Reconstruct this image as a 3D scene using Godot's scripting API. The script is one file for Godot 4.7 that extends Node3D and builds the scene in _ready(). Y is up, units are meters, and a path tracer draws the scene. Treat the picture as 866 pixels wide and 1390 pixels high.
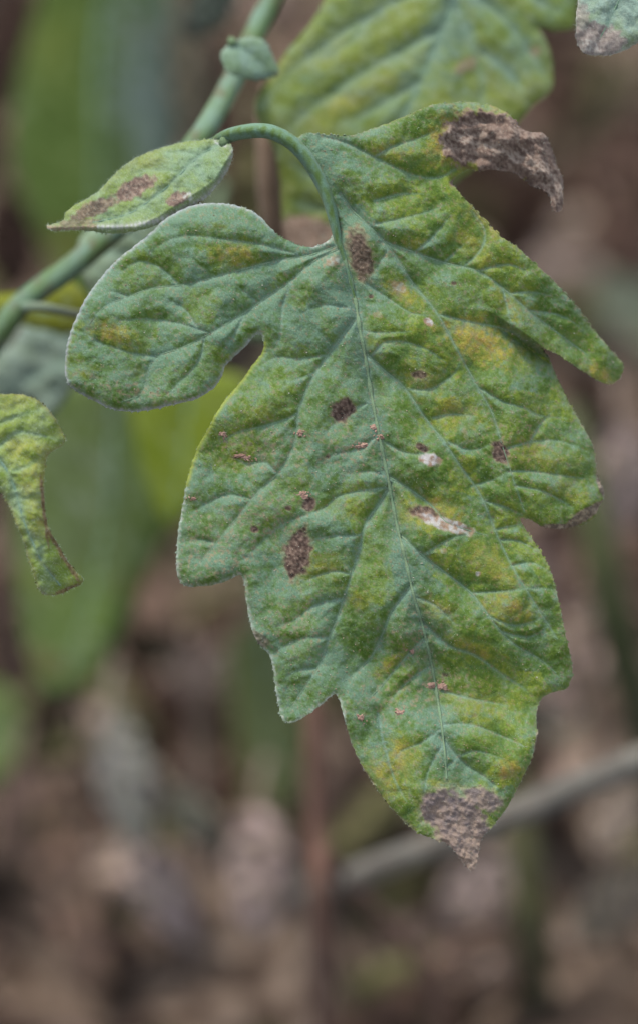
extends Node3D
# A blighted tomato leaf hanging over dry litter, seen from close by.
# One photograph pixel is about 0.1 mm on the plane of the leaf; outlines below are traced in those units.

const PX := 0.0001
const DIST := 0.5                 # from the lens to the leaf
const PITCH := 40.0               # the camera looks down
const MID := Vector3(0, 0.23, 0)  # centre of the leaf plane
var right_axis := Vector3.RIGHT
var up_axis := Vector3.UP
var near_axis := Vector3.BACK     # from the leaf towards the lens
var rng := RandomNumberGenerator.new()
var skin: StandardMaterial3D      # living leaf tissue
var dead: StandardMaterial3D      # withered tissue
var bark: StandardMaterial3D      # stems and stalks
var hair_mat: StandardMaterial3D
var earth: StandardMaterial3D
var crumb_mat: StandardMaterial3D

# ------------------------------------------------------------------ helpers
func tint(r: float, g: float, b: float) -> Color:
	return Color(r / 255.0, g / 255.0, b / 255.0)

func ease01(a: float, b: float, x: float) -> float:
	var t := clampf((x - a) / (b - a), 0.0, 1.0)
	return t * t * (3.0 - 2.0 * t)

func noise(seed_: int, period: float, octaves := 1, kind := FastNoiseLite.TYPE_SIMPLEX) -> FastNoiseLite:
	var n := FastNoiseLite.new()
	n.seed = seed_
	n.noise_type = kind
	n.frequency = 1.0 / period
	n.fractal_octaves = octaves
	n.fractal_type = FastNoiseLite.FRACTAL_FBM if octaves > 1 else FastNoiseLite.FRACTAL_NONE
	return n

func cells(seed_: int, period: float, what := FastNoiseLite.RETURN_DISTANCE2_SUB) -> FastNoiseLite:
	var n := noise(seed_, period, 1, FastNoiseLite.TYPE_CELLULAR)
	n.cellular_return_type = what
	n.cellular_distance_function = FastNoiseLite.DISTANCE_EUCLIDEAN
	n.domain_warp_enabled = true
	n.domain_warp_amplitude = period * 0.35
	n.domain_warp_frequency = 0.6 / period
	return n

func at(px: float, py: float, z := 0.0) -> Vector3:   # the point seen there, z metres nearer than the leaf plane
	var k := PX * (DIST - z) / DIST
	return MID + right_axis * (px - 433.0) * k + up_axis * (695.0 - py) * k + near_axis * z

func numbered(called: String) -> String:
	if not has_node(NodePath(called)):
		return called
	var k := 1
	while has_node(NodePath("%s_%03d" % [called, k])):
		k += 1
	return "%s_%03d" % [called, k]

func tag(o: Node3D, label: String, category := "", group := "", kind := "") -> void:
	if label: o.set_meta("label", label)
	if category: o.set_meta("category", category)
	if group: o.set_meta("group", group)
	if kind: o.set_meta("kind", kind)

func thing(called: String, label: String, category: String, group := "") -> Node3D:
	var o := Node3D.new()
	o.name = numbered(called)
	add_child(o, true)
	tag(o, label, category, group)
	return o

func put(called: String, mesh: Mesh, mat: Material, parent: Node3D) -> MeshInstance3D:
	var o := MeshInstance3D.new()
	o.name = numbered(called) if parent == self else called
	o.mesh = mesh
	o.material_override = mat
	parent.add_child(o, true)
	return o

func facing(px: float, py: float, z: float) -> Transform3D:
	return Transform3D(Basis(right_axis, up_axis, near_axis), at(px, py, z))

func curve(pts: Array, step := 3.0, closed := false) -> PackedVector2Array:   # Catmull-Rom through traced points
	var out := PackedVector2Array()
	var n := pts.size()
	for i in (n if closed else n - 1):
		var a: Vector2 = pts[(i - 1 + n) % n] if closed else pts[maxi(i - 1, 0)]
		var b: Vector2 = pts[i]
		var c: Vector2 = pts[(i + 1) % n]
		var d: Vector2 = pts[(i + 2) % n] if closed else pts[mini(i + 2, n - 1)]
		var m := maxi(1, int(b.distance_to(c) / step))
		for j in m:
			var t := float(j) / m
			out.append(b.cubic_interpolate(c, a, d, t) if false else 0.5 * ((2.0 * b) + (c - a) * t + (2.0 * a - 5.0 * b + 4.0 * c - d) * t * t + (3.0 * b - a - 3.0 * c + d) * t * t * t))
	if not closed:
		out.append(pts[n - 1])
	return out

func pairs(a: Array) -> Array:
	var out := []
	for i in range(0, a.size() - 1, 2):
		out.append(Vector2(a[i], a[i + 1]))
	return out

func arrays_to_mesh(v: PackedVector3Array, nrm: PackedVector3Array, c: PackedColorArray, idx: PackedInt32Array) -> ArrayMesh:
	var a := []
	a.resize(Mesh.ARRAY_MAX)
	a[Mesh.ARRAY_VERTEX] = v
	a[Mesh.ARRAY_NORMAL] = nrm
	a[Mesh.ARRAY_COLOR] = c
	a[Mesh.ARRAY_INDEX] = idx
	var m := ArrayMesh.new()
	m.add_surface_from_arrays(Mesh.PRIMITIVE_TRIANGLES, a)
	return m

func smooth_normals(v: PackedVector3Array, idx: PackedInt32Array) -> PackedVector3Array:
	var n := PackedVector3Array()
	n.resize(v.size())
	for k in range(0, idx.size(), 3):
		var a := idx[k]; var b := idx[k + 1]; var c := idx[k + 2]
		var f := (v[c] - v[a]).cross(v[b] - v[a])
		n[a] += f; n[b] += f; n[c] += f
	for k in n.size():
		n[k] = n[k].normalized()
	return n

# A stem, stalk or rib swept along points (metres), ribbed and a little uneven
func sweep(pts: PackedVector3Array, radii: PackedFloat32Array, sides: int, paint: Callable, ribs := 0.08, seed_ := 1, rough := 0.05) -> ArrayMesh:
	var v := PackedVector3Array(); var c := PackedColorArray(); var idx := PackedInt32Array()
	var nz := noise(seed_, 0.004, 2)
	var side := Vector3.ZERO
	for i in pts.size():
		var f := (pts[mini(i + 1, pts.size() - 1)] - pts[maxi(i - 1, 0)]).normalized()
		if side == Vector3.ZERO:
			side = f.cross(near_axis if absf(f.dot(Vector3.BACK)) < 0.9 else Vector3.UP).normalized()
		side = (side - f * side.dot(f)).normalized()
		var other := f.cross(side)
		for s in sides:
			var th := TAU * s / sides
			var dir := side * cos(th) + other * sin(th)
			var r := radii[i] * (1.0 + ribs * cos(3.0 * th) + rough * nz.get_noise_3dv(pts[i] + dir * radii[i] * 1.5))
			v.append(pts[i] + dir * r)
			c.append(paint.call(pts[i] + dir * r, float(i) / (pts.size() - 1), th))
	for i in pts.size() - 1:
		for s in sides:
			var a := i * sides + s; var b := i * sides + (s + 1) % sides
			idx.append_array([a, a + sides, b, b, a + sides, b + sides])
	for e in [0, pts.size() - 1]:
		var centre := v.size()
		v.append(pts[e]); c.append(c[e * sides])
		for s in sides:
			var a: int = e * sides + s; var b: int = e * sides + (s + 1) % sides
			idx.append_array([centre, a, b] if e == 0 else [centre, b, a])
	return arrays_to_mesh(v, smooth_normals(v, idx), c, idx)

# ------------------------------------------------------------------ a leaf as a fine sheet inside a traced outline
# Sheet keeps the grid so that ribs, crumbs and hairs can be laid on it.
class Sheet:
	var h: float; var x0: float; var y0: float; var nx: int; var ny: int
	var anchor: Vector2; var scale: float
	var edge := PackedFloat32Array(); var groove := PackedFloat32Array(); var vein := PackedFloat32Array()
	var z := PackedFloat32Array()
	var region := PackedInt32Array()
	var spot := {}                      # kind -> PackedFloat32Array
	var id := PackedInt32Array()
	var v := PackedVector3Array(); var n := PackedVector3Array(); var c := PackedColorArray()
	var uv := PackedVector2Array(); var idx := PackedInt32Array(); var rim := PackedInt32Array()
	func height(u: float, w: float) -> float:
		var i := clampi(int((u - x0) / h + 0.5), 0, nx - 1); var j := clampi(int((w - y0) / h + 0.5), 0, ny - 1)
		return z[j * nx + i]
	func where(u: float, w: float, lift := 0.0) -> Vector3:
		return Vector3((u - anchor.x) * scale, -(w - anchor.y) * scale, (height(u, w) + lift) * scale)

func sheet(outline: Array, h: float, anchor: Vector2, depth: float, veins: Array, spots: Array, shape: Callable, paint: Callable, wobble := 0.8, seed_ := 1, clip_left := -1e9) -> Sheet:
	var s := Sheet.new()
	s.h = h; s.anchor = anchor; s.scale = PX * (DIST - depth) / DIST
	var poly := curve(outline, 3.0, true)
	var jig := noise(seed_ + 77, 7.0, 2)
	for k in poly.size():
		poly[k] += Vector2(jig.get_noise_2d(poly[k].x, poly[k].y), jig.get_noise_2d(poly[k].y + 500.0, poly[k].x)) * wobble * 1.6
	var lo := poly[0]; var hi := poly[0]
	for p in poly:
		lo = lo.min(p); hi = hi.max(p)
	s.x0 = lo.x - 3.0 * h; s.y0 = lo.y - 3.0 * h
	s.nx = int((hi.x - s.x0) / h) + 5; s.ny = int((hi.y - s.y0) / h) + 5
	var nx := s.nx; var ny := s.ny; var total := nx * ny
	var inside := PackedByteArray(); inside.resize(total)
	# inside by scan lines
	for j in ny:
		var y := s.y0 + j * h + 0.0123
		var cuts := []
		for k in poly.size():
			var a := poly[k]; var b := poly[(k + 1) % poly.size()]
			if (a.y > y) != (b.y > y):
				cuts.append(a.x + (y - a.y) / (b.y - a.y) * (b.x - a.x))
		cuts.sort()
		for k in range(0, cuts.size() - 1, 2):
			for i in range(maxi(0, int(ceil((cuts[k] - s.x0) / h))), mini(nx - 1, int(floor((cuts[k + 1] - s.x0) / h))) + 1):
				inside[j * nx + i] = 1
	# distance to the margin
	s.edge.resize(total); s.edge.fill(40.0)
	var bx := PackedFloat32Array(); bx.resize(total)
	var by := PackedFloat32Array(); by.resize(total)
	var reach := 34.0
	for k in poly.size():
		var a := poly[k]; var b := poly[(k + 1) % poly.size()]
		var ab := b - a; var l2 := maxf(ab.length_squared(), 1e-9)
		for j in range(maxi(0, int((minf(a.y, b.y) - reach - s.y0) / h)), mini(ny - 1, int((maxf(a.y, b.y) + reach - s.y0) / h) + 1)):
			var y := s.y0 + j * h
			for i in range(maxi(0, int((minf(a.x, b.x) - reach - s.x0) / h)), mini(nx - 1, int((maxf(a.x, b.x) + reach - s.x0) / h) + 1)):
				var x := s.x0 + i * h
				var t := clampf(((x - a.x) * ab.x + (y - a.y) * ab.y) / l2, 0.0, 1.0)
				var qx := a.x + ab.x * t; var qy := a.y + ab.y * t
				var d := (x - qx) * (x - qx) + (y - qy) * (y - qy)
				var g := j * nx + i
				if d < s.edge[g] * s.edge[g]:
					s.edge[g] = sqrt(d); bx[g] = qx; by[g] = qy
	# veins: [depth of the groove, half width of the groove, half width of the pale line, points...]
	s.groove.resize(total); s.vein.resize(total)
	for vn in veins:
		var amp: float = vn[0]; var gw: float = vn[1]; var cw: float = vn[2]
		var pts := curve(pairs(vn[3]), 9.0)
		var r := gw * 2.6
		for k in pts.size() - 1:
			var a := pts[k]; var b := pts[k + 1]
			var ab := b - a; var l2 := maxf(ab.length_squared(), 1e-9)
			var taper := 1.0 - 0.6 * float(k) / pts.size()
			if k > pts.size() - 4:
				taper *= float(pts.size() - 1 - k) / 3.0 if k > pts.size() - 4 else 1.0
			for j in range(maxi(0, int((minf(a.y, b.y) - r - s.y0) / h)), mini(ny - 1, int((maxf(a.y, b.y) + r - s.y0) / h) + 1)):
				var y := s.y0 + j * h
				for i in range(maxi(0, int((minf(a.x, b.x) - r - s.x0) / h)), mini(nx - 1, int((maxf(a.x, b.x) + r - s.x0) / h) + 1)):
					var g := j * nx + i
					if inside[g] == 0 and s.edge[g] > 2.0 * h: continue
					var x := s.x0 + i * h
					var t := clampf(((x - a.x) * ab.x + (y - a.y) * ab.y) / l2, 0.0, 1.0)
					var qx := x - a.x - ab.x * t; var qy := y - a.y - ab.y * t
					var d := sqrt(qx * qx + qy * qy)
					if d > r: continue
					var fall := (1.0 - d / r)
					var e := amp * taper * exp(-d / gw) * minf(1.0, fall * 3.0)
					if e > s.groove[g]: s.groove[g] = e
					var q := d / (cw * (0.5 + 0.5 * taper))
					var c := exp(-q * q) * (0.45 + 0.55 * taper) * minf(1.0, amp / 6.0)
					if c > s.vein[g]: s.vein[g] = c
	# spots: [kind, x, y, half length, half width, turn, strength]
	s.region.resize(total)
	var ragged := noise(seed_ + 5, 16.0, 3)
	var order := 0
	for sp in spots:
		var kind: String = sp[0]
		if not s.spot.has(kind):
			var f := PackedFloat32Array(); f.resize(total); s.spot[kind] = f
		if kind == "brown" or kind == "white": order += 1
		var field: PackedFloat32Array = s.spot[kind]
		var ca := cos(deg_to_rad(sp[5])); var sa := sin(deg_to_rad(sp[5]))
		var r := maxf(sp[3], sp[4]) * 1.6
		var soft := 0.9 if kind in ["yellow", "teal", "green", "dust"] else (0.42 if kind in ["withered", "tip", "rimdead"] else 0.4)
		for j in range(maxi(0, int((sp[2] - r - s.y0) / h)), mini(ny - 1, int((sp[2] + r - s.y0) / h) + 1)):
			for i in range(maxi(0, int((sp[1] - r - s.x0) / h)), mini(nx - 1, int((sp[1] + r - s.x0) / h) + 1)):
				var g := j * nx + i
				var x: float = s.x0 + i * h - sp[1]; var y: float = s.y0 + j * h - sp[2]
				var p: float = (x * ca + y * sa) / sp[3]; var q: float = (y * ca - x * sa) / sp[4]
				var d := sqrt(p * p + q * q) + ragged.get_noise_2d(s.x0 + i * h, s.y0 + j * h) * (0.5 if soft > 0.5 else (0.16 if kind in ["withered", "tip", "rimdead"] else 0.24))
				var m: float = (1.0 - ease01(1.0 - soft, 1.0 + soft * 0.5, d)) * sp[6]
				if m > field[g]: field[g] = m
				if (kind == "brown" or kind == "white") and m > 0.55 * sp[6]: s.region[g] = order
		s.spot[kind] = field
	# vertices
	s.z.resize(total); s.id.resize(total); s.id.fill(-1)
	for j in ny:
		for i in nx:
			var g := j * nx + i
			var x := s.x0 + i * h; var y := s.y0 + j * h
			var snapped := s.edge[g] < (0.4 * h if inside[g] else 0.8 * h)
			if not inside[g] and not snapped: continue
			if snapped: x = bx[g]; y = by[g]; s.edge[g] = 0.0
			if snapped: s.rim.append(s.v.size())
			s.z[g] = shape.call(x, y, s, g)
			s.id[g] = s.v.size()
			s.uv.append(Vector2(x, y))
			s.v.append(Vector3((x - anchor.x) * s.scale, -(y - anchor.y) * s.scale, s.z[g] * s.scale))
			s.c.append(paint.call(x, y, s, g))
	var owner := PackedInt32Array()
	for j in ny - 1:
		for i in nx - 1:
			var g := j * nx + i
			var a := s.id[g]; var b := s.id[g + 1]; var c := s.id[g + nx]; var d := s.id[g + nx + 1]
			if a >= 0 and b >= 0 and d >= 0 and (inside[g] or inside[g + 1] or inside[g + nx + 1]):
				s.idx.append_array([a, b, d]); owner.append(s.region[g])
			if a >= 0 and d >= 0 and c >= 0 and (inside[g] or inside[g + nx] or inside[g + nx + 1]):
				s.idx.append_array([a, d, c]); owner.append(s.region[g])
			if (a < 0 or d < 0) and b >= 0 and c >= 0:
				if a >= 0 and (inside[g] or inside[g + 1] or inside[g + nx]): s.idx.append_array([a, b, c]); owner.append(s.region[g])
				if d >= 0 and (inside[g + 1] or inside[g + nx] or inside[g + nx + 1]): s.idx.append_array([b, d, c]); owner.append(s.region[g])
	s.n = smooth_normals(s.v, s.idx)
	s.region = owner
	return s

# commits the sheet: its upper face by region (blade, brown spots ...), its under face and the thin margin between them
func commit(s: Sheet, parent: Node3D, mats: Dictionary, names: Dictionary, labels := {}, thick := 2.2) -> void:
	var by := {}
	for t in s.region.size():
		var r := s.region[t]
		if not names.has(r): r = 0
		if not by.has(r): by[r] = PackedInt32Array()
		by[r].append(t)
	var keys := by.keys()
	keys.sort()
	var edges := {}
	for k in range(0, s.idx.size(), 3):
		for e in 3:
			var a := s.idx[k + e]; var b := s.idx[k + (e + 1) % 3]
			var key := (mini(a, b) << 32) | maxi(a, b)
			if edges.has(key): edges.erase(key)
			else: edges[key] = Vector2i(a, b)
	for r in keys:
		var remap := PackedInt32Array(); remap.resize(s.v.size()); remap.fill(-1)
		var v := PackedVector3Array(); var n := PackedVector3Array(); var c := PackedColorArray(); var idx := PackedInt32Array()
		for t in by[r]:
			for e in 3:
				var o := s.idx[t * 3 + e]
				if remap[o] < 0:
					remap[o] = v.size(); v.append(s.v[o]); n.append(s.n[o]); c.append(s.c[o])
				idx.append(remap[o])
		if r == 0:   # the under face belongs to the blade
			var base := v.size()
			var off := thick * s.scale
			for o in s.v.size():
				v.append(s.v[o] - s.n[o] * off); n.append(-s.n[o]); c.append(s.c[o].lerp(tint(125, 140, 95), 0.6))
			for k in range(0, s.idx.size(), 3):
				idx.append_array([base + s.idx[k], base + s.idx[k + 2], base + s.idx[k + 1]])
			for key in edges:
				var e: Vector2i = edges[key]
				var first := v.size()
				var out := ((s.v[e.y] - s.v[e.x]).cross(s.n[e.x])).normalized()
				for o in [e.x, e.y]:
					v.append(s.v[o]); n.append((s.n[o] - out).normalized()); c.append(s.c[o])
					v.append(s.v[o] - s.n[o] * off); n.append((-s.n[o] - out).normalized()); c.append(s.c[o])
				idx.append_array([first, first + 1, first + 2, first + 2, first + 1, first + 3])
		var o := put(names[r], arrays_to_mesh(v, n, c, idx), mats.get(r, mats[0]), parent)
		if labels.has(r): o.set_meta("label", labels[r])

# short pale hairs on the face and along the margin
func hairs(s: Sheet, parent: Node3D, on_face: int, on_rim: int, length: float, lie := Vector3.ZERO) -> void:
	var cone := CylinderMesh.new()
	cone.top_radius = 0.1; cone.bottom_radius = 0.5; cone.height = 1.0; cone.radial_segments = 3; cone.rings = 0
	cone.cap_top = false; cone.cap_bottom = false
	var mm := MultiMesh.new()
	mm.transform_format = MultiMesh.TRANSFORM_3D
	mm.mesh = cone
	mm.instance_count = on_face + on_rim
	var mid := Vector3.ZERO
	for k in on_face + on_rim:
		var o: int
		var dir: Vector3
		if k < on_face:
			o = rng.randi() % s.v.size()
			dir = s.n[o] * 0.7 + lie + Vector3(rng.randfn(), rng.randfn(), rng.randfn() * 0.5) * 0.45
		else:
			o = s.rim[rng.randi() % s.rim.size()]
			dir = s.n[o] * 0.3 + Vector3(rng.randfn(), rng.randfn(), rng.randfn() * 0.6) * 0.7
		dir = dir.normalized()
		var l := length * (0.5 + rng.randf() * 0.9)
		var w := s.scale * (0.12 + 0.1 * rng.randf())
		var sx := dir.cross(Vector3(0.3, 0.5, 0.81)).normalized()
		mm.set_instance_transform(k, Transform3D(Basis(sx * w, dir * l, sx.cross(dir) * w), s.v[o] + dir * l * 0.48))
	var m := MultiMeshInstance3D.new()
	m.name = "leaf_hair"
	m.multimesh = mm
	m.material_override = hair_mat
	m.set_meta("kind", "stuff")
	parent.add_child(m, true)

func rib(s: Sheet, pts: Array, r0: float, r1: float, sunk: float, col: Color, called: String, parent: Node3D, seed_: int) -> void:
	var line := curve(pairs(pts), 4.0)
	var p := PackedVector3Array(); var r := PackedFloat32Array()
	for k in line.size():
		var t := float(k) / (line.size() - 1)
		var rad := lerpf(r0, r1, t)
		var z := 0.0
		for q in 5: z += (0.5 if absi(q - 2) == 2 else (1.0 if absi(q - 2) == 1 else 2.0)) * s.height(line[clampi(k + (q - 2), 0, line.size() - 1)].x, line[clampi(k + (q - 2), 0, line.size() - 1)].y) / 5.0
		p.append(Vector3((line[k].x - s.anchor.x) * s.scale, -(line[k].y - s.anchor.y) * s.scale, (z - rad * sunk) * s.scale))
		r.append(rad * s.scale * (0.8 + 0.2 * sin(k * 0.9)))
	var nz := noise(seed_, 0.0012, 3)
	put(called, sweep(p, r, 10, func(q, _t, _th): return col.lerp(tint(116, 148, 118), clampf(0.3 + nz.get_noise_3dv(q), 0, 0.8)), 0.05, seed_, 0.3), skin, parent)

# ------------------------------------------------------------------ dry and green leaves lower down, a coarser sheet
func small_leaf(seed_: int, length: float, width: float, curl: float, crumple: float, bend: float, lobes := 0.0) -> ArrayMesh:
	var r := RandomNumberGenerator.new(); r.seed = seed_
	var n1 := noise(seed_, 0.35, 3); var n2 := noise(seed_ + 9, 0.12, 2); var n3 := noise(seed_ + 4, 0.5, 2)
	var ph := r.randf() * TAU
	var nu := 14; var nv := 34
	var v := PackedVector3Array(); var c := PackedColorArray(); var idx := PackedInt32Array()
	for layer in 2:
		for j in nv + 1:
			var t := float(j) / nv
			var w := width * 0.5 * pow(sin(PI * pow(t, 0.72)), 0.75) * (1.0 + lobes * sin(t * 17.0 + ph)) + 0.0003
			for i in nu + 1:
				var a := float(i) / nu * 2.0 - 1.0
				var ang := a * curl * (0.7 + 0.6 * t)
				var wx := w * (sin(ang) / curl if absf(curl) > 0.05 else a) * (1.0 + 0.2 * n1.get_noise_2d(t * 3.0, signf(a)))
				var wz := w * ((cos(ang) - 1.0) / curl if absf(curl) > 0.05 else 0.0) + absf(a) * w * 0.25
				var q := Vector3(wx, 0, wz + crumple * width * (n1.get_noise_3d(a, t * 2.2, 0.3) + 0.5 * n2.get_noise_2d(a, t * 2.2)))
				var th := bend * t
				var yy := length * (sin(th) / bend if absf(bend) > 0.05 else t)
				var zz := length * ((cos(th) - 1.0) / bend if absf(bend) > 0.05 else 0.0)
				q = Vector3(q.x, yy - q.z * sin(th) * 0.3, zz + q.z)
				v.append(q - Vector3(0, 0, 0.00025) * layer)
				var k := 0.78 + 0.3 * n3.get_noise_2d(a * 0.8, t * 1.6) + 0.16 * n2.get_noise_2d(a * 2.0, t * 3.0)
				if absf(a) < 0.08: k += 0.12
				c.append(Color(clampf(k, 0, 1), clampf(k * (1.0 + 0.08 * n1.get_noise_2d(t * 2.0, a)), 0, 1), clampf(k * (1.0 - 0.1 * n3.get_noise_2d(t * 2.0 + 7.0, a)), 0, 1)))
		var base := layer * (nu + 1) * (nv + 1)
		for j in nv:
			for i in nu:
				var a := base + j * (nu + 1) + i
				if layer == 0: idx.append_array([a, a + nu + 1, a + 1, a + 1, a + nu + 1, a + nu + 2])
				else: idx.append_array([a, a + 1, a + nu + 1, a + 1, a + nu + 2, a + nu + 1])
	return arrays_to_mesh(v, smooth_normals(v, idx), c, idx)

var tint_mats := {}
func tinted(col: Color) -> StandardMaterial3D:
	var key := col.to_html()
	if not tint_mats.has(key):
		var m: StandardMaterial3D = dead.duplicate()
		m.albedo_color = col
		tint_mats[key] = m
	return tint_mats[key]

# a leaf of the background: its middle is seen at (px, py), it stands `back` metres behind the leaf plane
func far_leaf(called: String, label: String, px: float, py: float, back: float, len_px: float, wid_px: float, turn: float, tip: float, col: Color, seed_: int, curl := 0.7, crumple := 0.12, bend := 0.6, group := "", roll := 0.0, lobes := 0.0) -> void:
	var k := PX * (DIST + back) / DIST
	var o := thing(called, label, "dry leaf" if called.begins_with("dry") else "leaf", group)
	var b := Basis(right_axis, up_axis, near_axis) * Basis(Vector3.BACK, deg_to_rad(turn)) * Basis(Vector3.RIGHT, deg_to_rad(tip)) * Basis(Vector3.UP, deg_to_rad(roll))
	var length := len_px * k
	o.transform = Transform3D(b, at(px, py, -back) - b.y * length * 0.5)
	put("blade", small_leaf(seed_, length, wid_px * k, curl, crumple, bend, lobes), tinted(col), o)
	var p := PackedVector3Array(); var r := PackedFloat32Array()
	for q in 9:
		var t := q / 8.0
		p.append(Vector3(sin(t * 2.0) * length * 0.03, -length * 0.35 * (1.0 - t) + 0.001, -0.0006 - (1.0 - t) * (1.0 - t) * length * 0.1))
		r.append(lerpf(0.0009, 0.0007, t))
	var stalk_col := col.lerp(tint(110, 95, 80), 0.5)
	put("stalk", sweep(p, r, 7, func(_q, _t, _th): return stalk_col, 0.1, seed_), bark, o)

# ------------------------------------------------------------------ the scene
func _ready() -> void:
	rng.seed = 20230
	var pitch := deg_to_rad(PITCH)
	near_axis = Vector3(0, sin(pitch), cos(pitch))
	up_axis = Vector3(0, cos(pitch), -sin(pitch))
	# camera: short telephoto, wide open enough to blur the ground
	var cam := Camera3D.new()
	cam.name = "camera"
	var lens := CameraAttributesPhysical.new()
	lens.frustum_focal_length = 86.33
	lens.frustum_focus_distance = 0.5
	lens.frustum_near = 0.02
	lens.frustum_far = 900.0
	lens.exposure_aperture = 4.9
	cam.attributes = lens
	add_child(cam)
	cam.position = MID + near_axis * DIST
	cam.basis = Basis(right_axis, up_axis, near_axis)
	cam.far = 900.0
	cam.current = true
	# overcast sky
	var env := Environment.new()
	env.background_mode = Environment.BG_SKY
	var sm := ProceduralSkyMaterial.new()
	sm.sky_top_color = Color(0.86, 0.90, 0.95)
	sm.sky_horizon_color = Color(0.56, 0.58, 0.60)
	sm.sky_curve = 0.35
	sm.ground_bottom_color = Color(0.2, 0.17, 0.14)
	sm.ground_horizon_color = Color(0.4, 0.37, 0.34)
	sm.sun_angle_max = 1.0
	env.sky = Sky.new()
	env.sky.sky_material = sm
	env.tonemap_mode = Environment.TONE_MAPPER_LINEAR
	env.background_energy_multiplier = 0.54
	env.tonemap_exposure = 3.75
	env.sdfgi_enabled = true
	env.ssao_enabled = true
	env.ssil_enabled = true
	var we := WorldEnvironment.new()
	we.name = "environment"
	we.environment = env
	add_child(we)
	var sun := DirectionalLight3D.new()
	sun.name = "sun"
	sun.light_energy = 0.46
	sun.light_angular_distance = 11.0
	sun.light_color = Color(1.0, 0.97, 0.92)
	sun.shadow_enabled = true
	add_child(sun)
	sun.look_at_from_position(Vector3(-0.42, 1.0, -0.3), Vector3.ZERO, Vector3.UP)
	materials()
	ground()
	plant_stems()
	main_leaf()
	small_leaflet()
	side_leaves()
	background()

func materials() -> void:
	var grain := FastNoiseLite.new()
	grain.seed = 3; grain.frequency = 0.06; grain.fractal_octaves = 4; grain.fractal_gain = 0.65
	var ramp := Gradient.new()
	ramp.set_color(0, Color(0.86, 0.86, 0.85)); ramp.set_color(1, Color(1, 1, 1))
	ramp.set_offset(0, 0.3); ramp.set_offset(1, 0.75)
	var tone := NoiseTexture2D.new()
	tone.width = 512; tone.height = 512; tone.seamless = true; tone.noise = grain; tone.color_ramp = ramp
	var bumps := NoiseTexture2D.new()
	var bn := FastNoiseLite.new()
	bn.seed = 8; bn.frequency = 0.045; bn.fractal_octaves = 4; bn.fractal_gain = 0.6
	bumps.width = 512; bumps.height = 512; bumps.seamless = true; bumps.noise = bn
	skin = StandardMaterial3D.new()
	skin.resource_name = "leaf_skin"
	skin.vertex_color_use_as_albedo = true
	skin.vertex_color_is_srgb = true
	skin.albedo_color = Color(0.86, 0.86, 0.86)
	skin.roughness = 0.72
	skin.metallic_specular = 0.3
	skin.uv1_triplanar = true
	skin.uv1_scale = Vector3.ONE * 110.0     # the pattern repeats every 9 mm
	skin.albedo_texture = tone
	skin.heightmap_enabled = true
	skin.heightmap_texture = bumps
	skin.heightmap_scale = 0.006
	skin.rim_enabled = true; skin.rim = 0.2; skin.rim_tint = 0.4
	dead = skin.duplicate()
	dead.resource_name = "withered_tissue"
	dead.roughness = 0.92; dead.metallic_specular = 0.15
	dead.uv1_scale = Vector3.ONE * 150.0
	dead.heightmap_scale = 0.005
	dead.rim = 0.15
	bark = skin.duplicate()
	bark.resource_name = "stem_skin"
	bark.uv1_scale = Vector3(160, 60, 160)
	hair_mat = StandardMaterial3D.new()
	hair_mat.resource_name = "hair"
	hair_mat.albedo_color = tint(160, 174, 162)
	hair_mat.roughness = 0.6
	crumb_mat = StandardMaterial3D.new()
	crumb_mat.resource_name = "soil_crumb"
	crumb_mat.vertex_color_use_as_albedo = true; crumb_mat.vertex_color_is_srgb = true
	crumb_mat.roughness = 1.0
	earth = StandardMaterial3D.new()
	earth.resource_name = "soil"
	earth.roughness = 1.0; earth.metallic_specular = 0.1
	earth.uv1_triplanar = true
	earth.uv1_scale = Vector3.ONE * 9.0
	var en := FastNoiseLite.new()
	en.seed = 12; en.frequency = 0.02; en.fractal_octaves = 6
	var er := Gradient.new()
	er.set_color(0, tint(54, 44, 38)); er.set_color(1, tint(114, 100, 90))
	er.set_offset(0, 0.3); er.set_offset(1, 0.72)
	var et := NoiseTexture2D.new()
	et.width = 512; et.height = 512; et.seamless = true; et.noise = en; et.color_ramp = er
	earth.albedo_texture = et
	earth.heightmap_enabled = true; earth.heightmap_texture = et; earth.heightmap_scale = 0.4

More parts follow.
